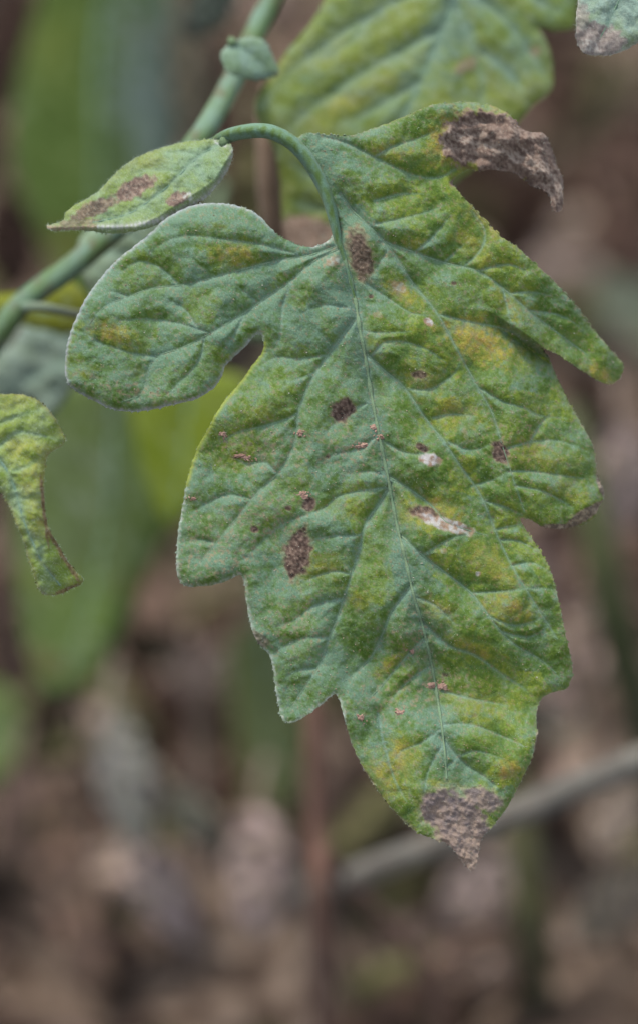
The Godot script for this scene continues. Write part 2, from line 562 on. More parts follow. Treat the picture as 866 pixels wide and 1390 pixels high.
func ground() -> void:
	var nz := noise(4, 0.09, 4)
	var v := PackedVector3Array(); var c := PackedColorArray(); var idx := PackedInt32Array()
	var steps := []
	for k in range(-70, 71):
		var a := absf(k) / 70.0
		steps.append(signf(k) * (a * 1.6 + pow(a, 9.0) * 500.0))
	for j in steps.size():
		for i in steps.size():
			var x: float = steps[i]; var z: float = steps[j] - 0.3
			v.append(Vector3(x, nz.get_noise_2d(x, z) * 0.02 * (1.0 if Vector2(x, z).length() < 3.0 else 3.0), z)); c.append(Color.WHITE)
	var w := steps.size()
	for j in w - 1:
		for i in w - 1:
			var a := j * w + i
			idx.append_array([a, a + 1, a + w, a + 1, a + w + 1, a + w])
	var g := put("ground", arrays_to_mesh(v, smooth_normals(v, idx), c, idx), earth, self)
	tag(g, "dark brown soil under the tomato plant", "ground", "", "structure")
	# litter too blurred to count lies over the soil
	var tones := [tint(130, 108, 96), tint(174, 154, 143), tint(84, 66, 58), tint(114, 110, 80)]
	for k in 4:
		var m := small_leaf(900 + k, 0.034, 0.016, 0.9 + 0.3 * k, 0.2, 0.9)
		var mm := MultiMesh.new()
		mm.transform_format = MultiMesh.TRANSFORM_3D
		mm.mesh = m
		mm.instance_count = 520
		for n in 520:
			var x := rng.randfn() * 0.22; var z := -0.33 + rng.randfn() * 0.24
			var b := Basis(Vector3.UP, rng.randf() * TAU) * Basis(Vector3.RIGHT, -PI / 2 + rng.randfn() * 0.45) * Basis(Vector3.UP, rng.randfn() * 0.5)
			mm.set_instance_transform(n, Transform3D(b.scaled(Vector3.ONE * rng.randf_range(0.6, 1.3)), Vector3(x, nz.get_noise_2d(x, z) * 0.02 + rng.randf_range(0.002, 0.03), z)))
		var mi := MultiMeshInstance3D.new()
		mi.multimesh = mm
		mi.material_override = tinted(tones[k])
		mi.name = numbered("leaf_litter")
		add_child(mi, true)
		tag(mi, ["warm brown leaf litter strewn over the soil", "greyish tan leaf litter strewn over the soil", "darkest brown leaf litter strewn over the soil", "olive brown leaf litter strewn over the soil"][k], "leaf litter", "", "stuff")

func line3(pts: Array, step := 0.0015) -> PackedVector3Array:
	var c := Curve3D.new()
	for k in pts.size():
		var t: Vector3 = (pts[mini(k + 1, pts.size() - 1)] - pts[maxi(k - 1, 0)]) / 6.0
		c.add_point(pts[k], -t, t)
	c.bake_interval = step
	return c.get_baked_points()

func stem(called: String, label: String, category: String, pts: Array, r0: float, r1: float, a: Color, b: Color, seed_: int, group := "") -> Node3D:
	var p := line3(pts)
	var o := thing(called, label, category, group)
	o.position = p[0]
	var r := PackedFloat32Array()
	for k in p.size():
		r.append(lerpf(r0, r1, float(k) / p.size()))
		p[k] -= o.position
	var nz := noise(seed_, 0.006, 3)
	put("stalk" if category != "stick" else "shaft", sweep(p, r, 14, func(q, _t, th): return a.lerp(b, clampf(0.5 + 1.2 * nz.get_noise_3dv(q) + 0.25 * cos(th * 3.0), 0, 1)).lerp(tint(112, 92, 78), clampf(1.4 * nz.get_noise_3dv(q * 2.3 + Vector3.ONE) - 0.15, 0, 0.5)), 0.06, seed_), bark, o)
	return o

func plant_stems() -> void:
	var teal := tint(118, 146, 128); var green := tint(98, 124, 78)
	# the leaf stalk that carries the big leaf runs behind it from the upper right to the lower left
	var s := stem("leaf_stalk", "grey green leaf stalk running diagonally behind the big leaf and the small spotted leaflet", "stalk",
		[at(430, -120, -0.045), at(385, -30, -0.042), at(345, 50, -0.04), at(312, 120, -0.036), at(270, 190, -0.03), at(200, 275, -0.032), at(104, 358, -0.036), at(39, 406, -0.038), at(0, 455, -0.04), at(-60, 560, -0.05), at(-120, 760, -0.06), at(-150, 1300, -0.12), Vector3(-0.085, -0.02, -0.15)], 0.0016, 0.0021, teal, green, 31)
	var p := line3([at(28, 416, -0.038) - s.position, at(60, 417, -0.034) - s.position, at(104, 426, -0.036) - s.position, at(150, 432, -0.04) - s.position])
	var r := PackedFloat32Array()
	for k in p.size(): r.append(lerpf(0.0008, 0.0006, float(k) / p.size()))
	put("side_shoot", sweep(p, r, 10, func(_q, t, _th): return tint(120, 146, 126).lerp(tint(120, 112, 92), t), 0.06, 32), bark, s)

# ------------------------------------------------------------------ the big leaf
const MIDRIB := [455, 318, 466, 345, 475, 378, 483, 412, 488, 445, 496, 485, 502, 522, 509, 562, 517, 602, 527, 650, 538, 709, 549, 756, 562, 812, 576, 860, 590, 923, 597, 968, 602, 1009, 606, 1058]
const MAIN_OUTLINE := [
	414, 181, 445, 182, 470, 184, 494, 178, 522, 168, 549, 157, 581, 143, 608, 138, 640, 135, 667, 139, 688, 148, 702, 162, 712, 172, 726, 176, 738, 175, 747, 186, 754, 204, 761, 224, 768, 238, 766, 255, 767, 269, 764, 283, 756, 284, 749, 276, 749, 266, 744, 257, 726, 249, 712, 238, 702, 231, 681, 227, 664, 228, 650, 230, 640, 226, 629, 230, 618, 239, 614, 246,
	619, 252, 626, 263, 643, 281, 660, 300, 681, 321, 705, 337, 726, 356, 754, 380, 788, 416, 810, 444, 834, 470, 852, 490, 851, 505, 842, 516, 826, 518, 805, 508, 781, 493, 762, 480, 746, 473, 733, 469, 741, 477, 753, 493, 763, 518, 777, 546, 795, 577, 808, 602, 813, 629, 814, 645, 823, 664, 823, 677, 815, 690, 811, 702, 795, 712, 776, 716, 757, 718, 738, 715, 722, 706, 707, 704, 716, 721, 735, 750, 748, 775, 756, 804, 763, 839, 770, 870, 775, 889, 779, 908, 777, 925, 770, 937, 751, 942, 737, 950, 730, 967, 729, 987, 726, 1018, 713, 1049, 700, 1077, 686, 1101, 666, 1125, 654, 1139, 649, 1160, 644, 1180, 639, 1182, 630, 1174, 620, 1160, 606, 1146, 592, 1141, 568, 1132, 547, 1115, 523, 1087, 502, 1059, 482, 1021, 468, 980, 463, 959, 456, 943,
	449, 946, 434, 959, 414, 974, 393, 982, 382, 976, 377, 954, 372, 923, 367, 892, 351, 874, 344, 860, 336, 829, 332, 797, 329, 783, 322, 781, 312, 787, 293, 794, 272, 796, 255, 797, 244, 790, 239, 775, 239, 747, 242, 716, 248, 681, 254, 650, 265, 615, 281, 584, 302, 548, 327, 517, 347, 489, 356, 477, 358, 466, 354, 454, 350, 452, 342, 459, 330, 473, 316, 485, 306, 496, 302, 507, 295, 520, 285, 530, 268, 541, 240, 548, 199, 557, 171, 558, 147, 553, 122, 541, 98, 527, 88, 512, 87, 492, 90, 465, 99, 438, 113, 409, 130, 383, 154, 355, 195, 322, 223, 297, 251, 281, 272, 275, 306, 275, 326, 279, 350, 290, 366, 307, 380, 320, 404, 331, 421, 335, 438, 330, 450, 320,
	452, 300, 446, 270, 434, 240, 418, 214, 400, 196]
# secondary veins, each also a thin rib
const SIDE_VEINS := [
	[455, 334, 421, 346, 394, 350, 359, 357, 302, 373, 257, 385, 209, 390, 174, 402, 143, 416, 120, 440],
	[458, 338, 425, 355, 397, 379, 362, 403, 323, 430, 285, 453, 247, 472, 212, 484, 200, 506, 198, 523, 188, 537, 164, 545],
	[486, 430, 476, 441, 448, 477, 427, 508, 413, 536, 405, 560, 400, 602, 379, 640, 348, 671, 320, 705, 289, 743, 262, 775],
	[530, 656, 515, 684, 497, 709, 487, 747, 472, 797, 456, 845, 445, 870, 435, 900, 414, 933, 393, 966],
	[558, 795, 532, 829, 521, 857, 507, 888, 486, 912, 469, 924, 457, 927],
	[577, 866, 562, 881, 538, 909, 519, 932, 500, 950],
	[462, 262, 478, 284, 500, 306, 528, 335, 558, 380, 593, 425, 618, 470, 643, 515, 668, 560, 682, 605, 700, 660, 712, 694],
	[520, 327, 563, 342, 603, 355, 648, 367, 683, 390, 718, 420, 753, 445, 800, 478],
	[497, 480, 522, 503, 548, 525, 574, 563, 601, 598, 625, 633, 643, 657, 654, 675, 667, 705, 678, 733, 695, 768, 715, 802, 737, 836, 757, 868],
	[529, 648, 556, 664, 587, 688, 606, 709, 636, 720, 662, 727],
	[545, 728, 574, 755, 610, 782, 640, 806, 660, 832, 676, 853, 698, 875, 732, 895, 756, 915],
	[440, 186, 470, 194, 508, 213, 536, 227, 563, 237, 600, 238, 640, 210],
	[571, 843, 609, 877, 644, 890, 680, 915, 715, 938],
	[598, 1000, 627, 1035, 662, 1059, 684, 1080],
]
const FINE_VEINS := [
	[212, 484, 174, 478, 140, 468, 112, 478], [240, 384, 219, 364, 188, 354, 160, 372], [285, 452, 247, 440, 198, 432, 164, 435, 145, 420], [266, 442, 254, 423, 243, 413, 225, 405], [404, 345, 350, 331, 292, 324, 254, 320, 223, 329, 200, 345],
	[278, 458, 270, 490, 243, 520, 223, 540], [350, 410, 330, 395, 316, 385], [330, 430, 318, 455, 300, 480], [174, 402, 150, 395, 135, 402], [140, 468, 120, 455, 108, 450],
	[405, 560, 389, 569, 355, 579, 320, 588, 296, 604], [341, 678, 313, 672, 286, 681, 258, 697], [289, 737, 268, 733, 248, 737], [374, 640, 362, 628, 334, 629, 317, 620], [446, 482, 400, 487, 376, 484, 352, 498],
	[482, 420, 469, 418, 434, 415, 404, 430], [397, 379, 384, 415, 382, 450, 370, 480], [430, 505, 412, 512, 390, 520], [524, 662, 486, 667, 455, 676, 440, 690, 400, 705, 383, 712, 358, 733, 327, 765], [498, 712, 490, 726, 455, 728, 428, 732],
	[466, 812, 424, 824, 400, 843, 370, 852], [445, 866, 410, 867, 386, 878, 368, 892], [430, 908, 400, 912, 384, 926], [476, 780, 459, 776, 428, 783, 400, 800], [512, 592, 486, 610, 452, 618, 430, 630], [505, 545, 470, 560, 440, 590],
	[513, 969, 520, 1007, 527, 1031, 534, 1056, 552, 1090], [600, 990, 570, 1010, 545, 1020, 530, 1040], [585, 905, 550, 930, 525, 960], [601, 1010, 580, 1050, 575, 1085],
	[528, 335, 512, 362, 500, 378], [628, 362, 653, 338, 658, 310, 640, 285], [683, 390, 690, 420, 694, 442], [596, 427, 643, 437, 690, 446, 715, 462], [648, 525, 684, 546, 711, 553, 736, 564, 770, 566], [588, 567, 615, 562, 648, 566],
	[490, 450, 523, 452, 558, 450], [498, 385, 523, 402, 558, 425, 590, 428], [500, 488, 520, 466, 548, 464, 580, 475, 605, 492], [553, 528, 585, 528, 618, 505, 625, 485], [525, 602, 542, 612, 563, 617, 590, 610], [528, 648, 500, 640, 470, 645],
	[573, 754, 592, 742, 620, 728, 654, 726], [638, 806, 685, 803, 724, 799, 755, 801], [672, 720, 690, 715, 708, 712], [678, 733, 705, 735, 730, 748], [695, 768, 725, 765, 748, 778], [662, 837, 700, 850, 740, 838], [680, 858, 718, 866, 745, 850], [609, 600, 640, 612, 672, 600],
	[690, 640, 720, 640, 760, 645, 800, 650], [684, 610, 720, 600, 760, 598, 800, 612], [700, 660, 740, 668, 780, 690], [720, 600, 735, 575, 755, 555], [640, 660, 668, 652, 690, 640], [656, 680, 690, 690, 710, 700],
	[508, 272, 522, 268, 545, 262, 575, 262], [508, 213, 530, 200, 560, 190, 595, 175], [500, 306, 530, 300, 570, 290, 610, 275], [563, 342, 590, 318, 612, 290], [603, 355, 630, 330], [693, 398, 720, 395, 750, 400], [718, 420, 760, 425, 790, 440], [648, 367, 690, 358, 720, 370],
	[600, 985, 640, 985, 680, 1000, 715, 1015], [606, 1040, 640, 1020, 680, 1030], [560, 810, 590, 822, 620, 850], [600, 940, 640, 950, 690, 960],
]
# kind, x, y, half length, half width, turn, strength
const SPOTS := [
	["brown", 465, 557, 19, 15, -50, 1.0], ["brown", 404, 752, 38, 20, 100, 1.0], ["brown", 420, 684, 12, 9, -60, 1.0], ["brown", 679, 614, 17, 12, 70, 1.0], ["brown", 345, 719, 6, 5, 0, 0.95], ["brown", 577, 697, 24, 11, 20, 0.9], ["white", 606, 712, 46, 10, 17, 0.85],
	["white", 583, 624, 17, 10, 15, 1.0], ["brown", 573, 608, 10, 6, 30, 0.85], ["brown", 489, 345, 42, 17, 78, 0.75], ["white", 452, 355, 9, 12, 60, 0.6], ["white", 581, 437, 8, 6, 20, 0.95], ["white", 512, 427, 10, 5, 20, 0.45], ["brown", 568, 508, 12, 6, 10, 0.7], ["white", 540, 388, 15, 8, 35, 0.6],
	["white", 601, 748, 6, 5, 0, 0.5], ["white", 649, 779, 4, 4, 0, 0.8], ["white", 570, 665, 8, 4, 60, 0.4], ["white", 632, 590, 14, 4, 75, 0.4],
	# the withered ends of three lobes
	["withered", 690, 195, 98, 47, 14, 1.0], ["withered", 748, 250, 46, 40, 60, 1.0], ["withered", 632, 190, 34, 38, 70, 1.0], ["withered", 622, 244, 14, 6, -20, 0.9],
	["tip", 628, 1128, 66, 40, 62, 0.95], ["tip", 598, 1100, 34, 30, 30, 0.9], ["tip", 655, 1085, 34, 18, 20, 0.7], ["tip", 640, 1172, 22, 20, 0, 1.0],
	["rimdead", 795, 700, 40, 9, -32, 0.95], ["rimdead", 760, 716, 34, 6, 0, 0.8], ["rimdead", 820, 660, 22, 6, 70, 0.7], ["rimdead", 730, 1010, 50, 5, 100, 0.6], ["rimdead", 352, 868, 22, 10, 40, 0.55], ["rimdead", 500, 1060, 30, 6, 60, 0.55], ["rimdead", 548, 1118, 30, 7, 40, 0.5],
	["yellow", 320, 345, 32, 18, 0, 0.75], ["yellow", 150, 450, 36, 16, 15, 0.75], ["yellow", 185, 505, 22, 10, 0, 0.35], ["yellow", 115, 505, 20, 9, 0, 0.5], ["yellow", 290, 306, 28, 12, 0, 0.35], ["yellow", 600, 190, 22, 36, 20, 0.85], ["yellow", 530, 205, 40, 18, -10, 0.45],
	["yellow", 650, 460, 60, 30, 20, 0.85], ["yellow", 575, 515, 34, 22, 20, 0.5], ["yellow", 700, 415, 40, 18, 40, 0.55], ["yellow", 545, 395, 34, 14, 40, 0.75], ["yellow", 600, 690, 34, 20, 30, 0.6], ["yellow", 670, 770, 50, 22, 40, 0.5], ["yellow", 690, 825, 40, 20, 10, 0.65], ["yellow", 590, 825, 36, 16, 30, 0.55], ["yellow", 640, 880, 40, 10, 30, 0.45],
	["yellow", 525, 905, 36, 7, -40, 0.6], ["yellow", 440, 770, 26, 22, 0, 0.45], ["yellow", 485, 815, 20, 14, 0, 0.4], ["yellow", 540, 1030, 28, 30, 60, 0.75], ["yellow", 520, 1050, 40, 20, 60, 0.6], ["yellow", 690, 1045, 18, 16, 0, 0.85], ["yellow", 600, 1065, 30, 10, 0, 0.6], ["yellow", 770, 660, 36, 22, 20, 0.4], ["yellow", 560, 330, 20, 12, 0, 0.4], ["yellow", 640, 330, 40, 20, 40, 0.4], ["yellow", 820, 505, 34, 10, 30, 0.7],
	["yellow", 620, 560, 40, 24, 30, 0.45], ["yellow", 740, 620, 50, 26, 10, 0.4], ["yellow", 660, 300, 40, 20, 40, 0.45], ["yellow", 560, 700, 40, 20, 30, 0.45], ["yellow", 640, 960, 60, 24, 0, 0.4], ["yellow", 460, 690, 30, 20, 0, 0.35], ["yellow", 360, 560, 30, 16, 0, 0.3], ["yellow", 500, 470, 20, 30, 0, 0.3], ["white", 556, 640, 7, 3, 20, 0.4], ["white", 470, 640, 8, 3, 0, 0.35], ["white", 520, 760, 6, 3, 50, 0.35], ["brown", 392, 690, 5, 4, 0, 0.75], ["brown", 445, 620, 4, 3, 0, 0.7], ["brown", 503, 402, 4, 3, 0, 0.8], ["brown", 616, 384, 4, 3, 0, 0.7], ["brown", 605, 918, 5, 3, 20, 0.6], ["green", 640, 480, 60, 40, 0, 0.9], ["green", 760, 480, 90, 60, 30, 0.6], ["green", 610, 250, 90, 70, 20, 0.9], ["green", 660, 330, 60, 60, 30, 0.8], ["green", 700, 620, 110, 90, 0, 0.55], ["green", 560, 450, 70, 60, 30, 0.8], ["green", 560, 560, 60, 50, 30, 0.8], ["green", 590, 700, 70, 60, 30, 0.9], ["green", 660, 780, 70, 70, 30, 0.95], ["green", 620, 930, 100, 70, 0, 0.7], ["green", 560, 1040, 90, 60, 0, 0.45], ["green", 670, 1010, 60, 50, 0, 0.8], ["green", 370, 540, 70, 50, 0, 0.75], ["green", 330, 610, 60, 50, 0, 0.55], ["green", 470, 690, 50, 40, 0, 0.6], ["green", 450, 780, 60, 50, 0, 0.6], ["green", 300, 330, 90, 40, 0, 0.5], ["green", 210, 350, 60, 40, 0, 0.4], ["green", 190, 450, 80, 30, 10, 0.5], ["green", 120, 480, 40, 40, 0, 0.35], ["green", 420, 500, 40, 30, 0, 0.4], ["green", 500, 200, 60, 20, 0, 0.4], ["green", 490, 830, 50, 40, 0, 0.4],
	["dust", 360, 610, 70, 30, 0, 0.7], ["dust", 300, 750, 60, 50, 0, 0.6], ["dust", 470, 610, 50, 30, 0, 0.6], ["dust", 590, 930, 60, 20, 0, 0.7], ["dust", 540, 950, 60, 30, 0, 0.5], ["dust", 450, 340, 40, 40, 0, 0.5], ["dust", 360, 700, 60, 40, 0, 0.5], ["dust", 280, 540, 40, 14, 0, 0.5], ["dust", 400, 850, 50, 40, 0, 0.4], ["dust", 560, 870, 40, 40, 0, 0.5], ["dust", 180, 530, 60, 16, 10, 0.6], ["dust", 700, 600, 50, 40, 0, 0.4], ["dust", 520, 345, 30, 20, 0, 0.3],
]

func main_leaf() -> void:
	var veins := [[13.0, 15.0, 4.5, MIDRIB]]
	for a in SIDE_VEINS: veins.append([12.0, 11.5, 3.0, a])
	for a in FINE_VEINS: veins.append([7.8, 8.5, 2.2, a])
	var big := noise(41, 170.0, 2); var mid := noise(42, 60.0, 2); var low := noise(43, 26.0, 3); var fine := noise(44, 7.0, 2); var dot := noise(45, 3.4, 1); var blot := noise(47, 13.0, 2)
	var net := cells(46, 34.0); var net2 := cells(48, 15.0)
	var streak := noise(49, 10.0, 3)
	var patch := cells(50, 46.0, FastNoiseLite.RETURN_CELL_VALUE)
	var shape := func(x: float, y: float, s: Sheet, g: int) -> float:
		var e := s.edge[g]
		var mx := 460.0 + (y - 330.0) * 0.205
		var z := 0.0
		# gentle sag on both sides of the midrib, waves of the blade
		z -= absf(x - mx) * 0.06
		z += big.get_noise_2d(x, y) * 10.0 + mid.get_noise_2d(x, y) * 1.6
		# the blade dips above the tip and the tip comes forward again
		z -= 26.0 * exp(-pow((y - 930.0 - (x - 560.0) * 0.1) / 62.0, 2.0)) * ease01(420.0, 520.0, x)
		# right lobe bends back, and the lobe under it passes behind its lower margin
		var r := maxf(0.0, x - 690.0) / 160.0
		var under := y - (440.0 + (x - 690.0) * 0.66)
		if x > 690.0:
			z -= 70.0 * pow(r, 1.4) * (1.0 - ease01(-6.0, 12.0, under))
		if x > 640.0 and under > -40.0 and y < 800.0:
			var k := ease01(650.0, 735.0, x)
			z += k * (10.0 * ease01(-40.0, -2.0, under) * (1.0 - ease01(-2.0, 8.0, under)) - 44.0 * ease01(-4.0, 12.0, under) * exp(-maxf(under, 0.0) / 45.0) * (1.0 - ease01(620.0, 760.0, y)))
		if x > 690.0 and under > 0.0:
			z -= ease01(0.0, 12.0, under) * (1.0 - ease01(720.0, 780.0, y)) * 34.0 * pow(maxf(0.0, x - 690.0) / 130.0, 1.3)
		# the left lobe: its outer half turns up towards the light, its margin rolls under
		z += 12.0 * (1.0 - ease01(250.0, 440.0, x)) * (1.0 - ease01(520.0, 640.0, y))
		var roll := 5.0
		roll += 9.0 * (1.0 - ease01(320.0, 370.0, x)) * (1.0 - ease01(520.0, 580.0, y)) * ease01(262.0, 280.0, y)
		roll += 4.0 * (1.0 - ease01(330.0, 380.0, x)) * ease01(560.0, 600.0, y)
		if x > 590.0 and y < 330.0: roll += 15.0 * ease01(595.0, 625.0, x) * (1.0 - ease01(240.0, 262.0, y))
		roll += 6.0 * ease01(690.0, 730.0, x) * ease01(600.0, 660.0, y) * (1.0 - ease01(715.0, 735.0, y))
		z -= roll * exp(-e / (lerpf(7.0, 13.0, ease01(12.0, 20.0, roll))))
		# veins sit in grooves, the tissue between them is puffed up
		z -= s.groove[g]
		var w := s.spot["withered"][g] as float
		var net_v := net.get_noise_2d(x, y)
		z += 1.1 * ease01(-1.0, -0.5, net_v) * (1.0 - w) + 0.45 * ease01(-1.0, -0.5, net2.get_noise_2d(x, y))
		z += low.get_noise_2d(x, y) * 0.6 + fine.get_noise_2d(x, y) * 0.24
		# withered lobe: folds that run along it
		if w > 0.01:
			var q := Vector2(x - 690.0, y - 190.0).rotated(-0.3 - 0.009 * clampf(x - 690.0, 0.0, 80.0))
			z += w * (streak.get_noise_2d(q.x * 0.08, q.y * 0.2) * 9.0 + fine.get_noise_2d(x, y) * 0.5 + mid.get_noise_2d(x * 1.2, y * 1.2) * 10.0)
		var br := (s.spot["brown"][g] as float)
		if br > 0.01: z -= br * (1.6 + 0.6 * blot.get_noise_2d(x, y) - fine.get_noise_2d(x * 1.5, y * 1.5) * 0.4)
		var tp := maxf(s.spot["tip"][g], s.spot["rimdead"][g])
		if tp > 0.01: z += tp * (fine.get_noise_2d(x, y) * 0.8 + low.get_noise_2d(x * 1.3, y * 1.3) * 3.0)
		return z
	var paint := func(x: float, y: float, s: Sheet, g: int) -> Color:
		var n_mid := mid.get_noise_2d(x + 900.0, y); var n_low := low.get_noise_2d(x + 300.0, y); var n_fine := fine.get_noise_2d(x + 100.0, y); var n_dot := dot.get_noise_2d(x, y); var n_blot := blot.get_noise_2d(x + 50.0, y)
		var c := tint(78, 106, 28)
		var area := patch.get_noise_2d(x, y)
		c = c.lerp(tint(132, 146, 44), clampf(0.46 + 0.4 * area + 0.4 * n_low + 0.6 * n_mid - 0.03 * s.groove[g], 0, 1))
		c = c.lerp(tint(66, 92, 30), clampf(-0.12 - 1.1 * n_blot, 0, 0.45))
		var ye: float = s.spot["yellow"][g]
		c = c.lerp(tint(166, 150, 62), clampf(ye * (1.1 + 0.7 * n_low), 0, 1))
		c = c.lerp(tint(166, 128, 66), clampf(ye * ye * (0.25 + 1.0 * n_blot + 0.5 * n_mid), 0, 0.6))
		# bluish dusty bloom: dried spray along veins and left half, plus painted fold shading
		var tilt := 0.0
		if s.id[g - s.nx] >= 0 and s.id[g - 2 * s.nx] >= 0: tilt = clampf((s.z[g] - s.z[g - 2 * s.nx]) / (2.0 * s.h), -0.6, 0.6)  # upward slopes paler: shading of the folds put into the colour, with dust
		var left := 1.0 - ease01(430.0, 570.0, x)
		var bloom_shade := 0.31 + 0.36 * left - 0.5 * (s.spot["green"][g] as float) - 0.3 * ye + 0.3 * n_mid + 0.34 * n_low + 0.24 * n_blot + 0.22 * n_fine - 0.16 * area + 0.6 * tilt
		bloom_shade += s.groove[g] * 0.012
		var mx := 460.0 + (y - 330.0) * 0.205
		bloom_shade += 0.3 * exp(-pow((x - mx) / 40.0, 2.0))
		c = c.lerp(tint(102, 134, 116), clampf(bloom_shade, 0.05, 0.92)).lerp(tint(88, 118, 104), 0.4 * exp(-pow((x - mx) / 16.0, 2.0)) * ease01(330.0, 400.0, y))
		c = c.lerp(tint(122, 150, 140), clampf(s.vein[g] * 0.8, 0, 0.75))
		c = c.lerp(tint(96, 128, 104), 0.3 * (1.0 - ease01(-1.0, -0.75, net.get_noise_2d(x, y))))
		c = c.lerp(tint(146, 162, 150), clampf((n_dot - 0.35) * 0.5, 0, 0.2))
		c = c.lerp(tint(66, 88, 50), clampf((-n_dot - 0.4) * 0.5, 0, 0.16))
		var du: float = s.spot["dust"][g]
		c = c.lerp(tint(146, 132, 108), clampf((du + 0.12) * (0.2 + 1.1 * n_fine + 1.0 * n_blot), 0, 0.6))
		if n_blot * 0.5 + n_fine > 0.66: c = c.lerp(tint(150, 126, 92), 0.4)
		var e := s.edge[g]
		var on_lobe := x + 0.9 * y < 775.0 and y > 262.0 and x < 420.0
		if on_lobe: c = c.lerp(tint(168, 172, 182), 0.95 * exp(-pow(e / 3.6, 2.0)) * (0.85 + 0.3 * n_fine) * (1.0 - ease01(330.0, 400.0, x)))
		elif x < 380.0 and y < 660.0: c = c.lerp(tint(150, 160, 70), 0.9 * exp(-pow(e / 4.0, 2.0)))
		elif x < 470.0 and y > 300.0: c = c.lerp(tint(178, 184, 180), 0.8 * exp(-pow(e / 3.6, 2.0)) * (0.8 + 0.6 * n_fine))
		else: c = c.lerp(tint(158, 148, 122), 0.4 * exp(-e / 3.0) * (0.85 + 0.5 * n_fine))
		# dead tissue
		var br: float = s.spot["brown"][g]
		if br > 0.01:
			var d := tint(94, 77, 72).lerp(tint(138, 118, 108), clampf(0.25 + 1.0 * n_fine + 0.4 * n_blot, 0, 1)).lerp(tint(64, 52, 50), clampf(-0.1 - 0.8 * n_blot - 0.6 * n_fine, 0, 0.7))
			c = c.lerp(tint(146, 138, 106), clampf(br * 1.6, 0, 0.6)).lerp(d, ease01(0.2, 0.9, br) * 0.96)
		var wh: float = s.spot["white"][g]
		if wh > 0.01: c = c.lerp(tint(186, 182, 182).lerp(tint(156, 130, 112), clampf(1.15 - wh + 1.3 * n_blot, 0, 1)), ease01(0.15, 0.5, wh) * clampf(wh * 1.1, 0, 1))
		var wi: float = s.spot["withered"][g]
		if wi > 0.01:
			var q := Vector2(x - 690.0, y - 190.0).rotated(-0.3 - 0.009 * clampf(x - 690.0, 0.0, 80.0))
			var st := streak.get_noise_2d(q.x * 0.2 + 40.0, q.y * 0.55)
			var d := tint(130, 111, 102).lerp(tint(170, 155, 143), clampf(0.05 + 0.25 * st + 0.4 * n_fine + 0.3 * n_low, 0, 1)).lerp(tint(84, 70, 65), clampf(0.15 - 0.4 * n_blot - 0.35 * st - 0.5 * n_fine, 0, 0.5))
			var ridge := absf(y - (186.0 + pow(maxf(0.0, x - 610.0), 2.0) * 0.0028)) / 13.0
			d = d.lerp(tint(176, 163, 152), 0.55 * exp(-ridge * ridge) * clampf(0.7 + n_fine + 0.6 * st, 0, 1))
			c = c.lerp(tint(150, 132, 70), clampf(wi * 1.3, 0, 0.8)).lerp(d, ease01(0.35, 0.6, wi))
		var tp: float = s.spot["tip"][g]
		if tp > 0.01:
			var d := tint(146, 126, 114).lerp(tint(170, 152, 140), clampf(0.3 + 0.35 * n_fine + 0.2 * n_low, 0, 1)).lerp(tint(122, 112, 114), clampf(0.3 - 0.5 * n_low - 0.25 * n_blot - 0.15 * n_fine + (1120.0 - y) * 0.006, 0, 0.9))
			c = c.lerp(tint(158, 158, 118), clampf(tp * 1.3, 0, 0.7)).lerp(d, ease01(0.3, 0.75, tp))
		var rd: float = s.spot["rimdead"][g]
		if rd > 0.01: c = c.lerp(tint(112, 96, 90).lerp(tint(158, 140, 124), clampf(0.4 + n_fine + n_blot, 0, 1)), ease01(0.3, 0.7, rd) * 0.9)
		return c
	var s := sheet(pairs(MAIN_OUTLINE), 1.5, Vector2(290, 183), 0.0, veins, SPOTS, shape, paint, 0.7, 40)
	# regions: two withered ends are parts too
	var t := thing("tomato_leaf", "large blighted tomato leaf in sharp focus, blue green and yellow with brown spots", "leaf")
	t.transform = facing(290, 183, 0.0)
	for k in s.region.size():
		var q := s.uv[s.idx[k * 3]]
		var gi := clampi(int((q.y - s.y0) / s.h + 0.5), 0, s.ny - 1) * s.nx + clampi(int((q.x - s.x0) / s.h + 0.5), 0, s.nx - 1)
		if (s.spot["withered"][gi] as float) > 0.5: s.region[k] = 101
		elif (s.spot["tip"][gi] as float) > 0.5: s.region[k] = 102
	var names := {0: "blade", 101: "withered_lobe", 102: "withered_tip"}
	var labels := {0: "green blade mottled yellow, with a bluish dust and painted shading along its veins", 101: "shrivelled brown lobe curled down at the upper right", 102: "grey brown dead tip of the leaf"}
	var mats := {0: skin, 101: dead, 102: dead}
	var order := 0
	for sp in SPOTS:
		if sp[0] == "brown" or sp[0] == "white":
			order += 1
			names[order] = "brown_spot" if sp[0] == "brown" else "bleached_spot"
			mats[order] = dead
	commit(s, t, mats, names, labels)
	# stalk, midrib, side veins
	var p := PackedVector3Array(); var r := PackedFloat32Array()
	var path := line3([Vector3(272, 196, -250), Vector3(286, 188, -120), Vector3(304, 181, -50), Vector3(332, 177, -14), Vector3(362, 178, 2), Vector3(390, 190, 6), Vector3(413, 211, 3), Vector3(432, 240, 0), Vector3(445, 270, -2), Vector3(453, 300, -5), Vector3(459, 325, -8), Vector3(466, 346, -10), Vector3(475, 378, -12), Vector3(483, 412, -16)], 3.0)
	for k in path.size():
		p.append(Vector3((path[k].x - 290.0) * PX, -(path[k].y - 183.0) * PX, path[k].z * PX))
		r.append((lerpf(10.5, 9.0, float(k) / path.size()) - 6.0 * ease01(0.6, 1.0, float(k) / path.size())) * PX)
	var nz := noise(61, 0.0011, 3)
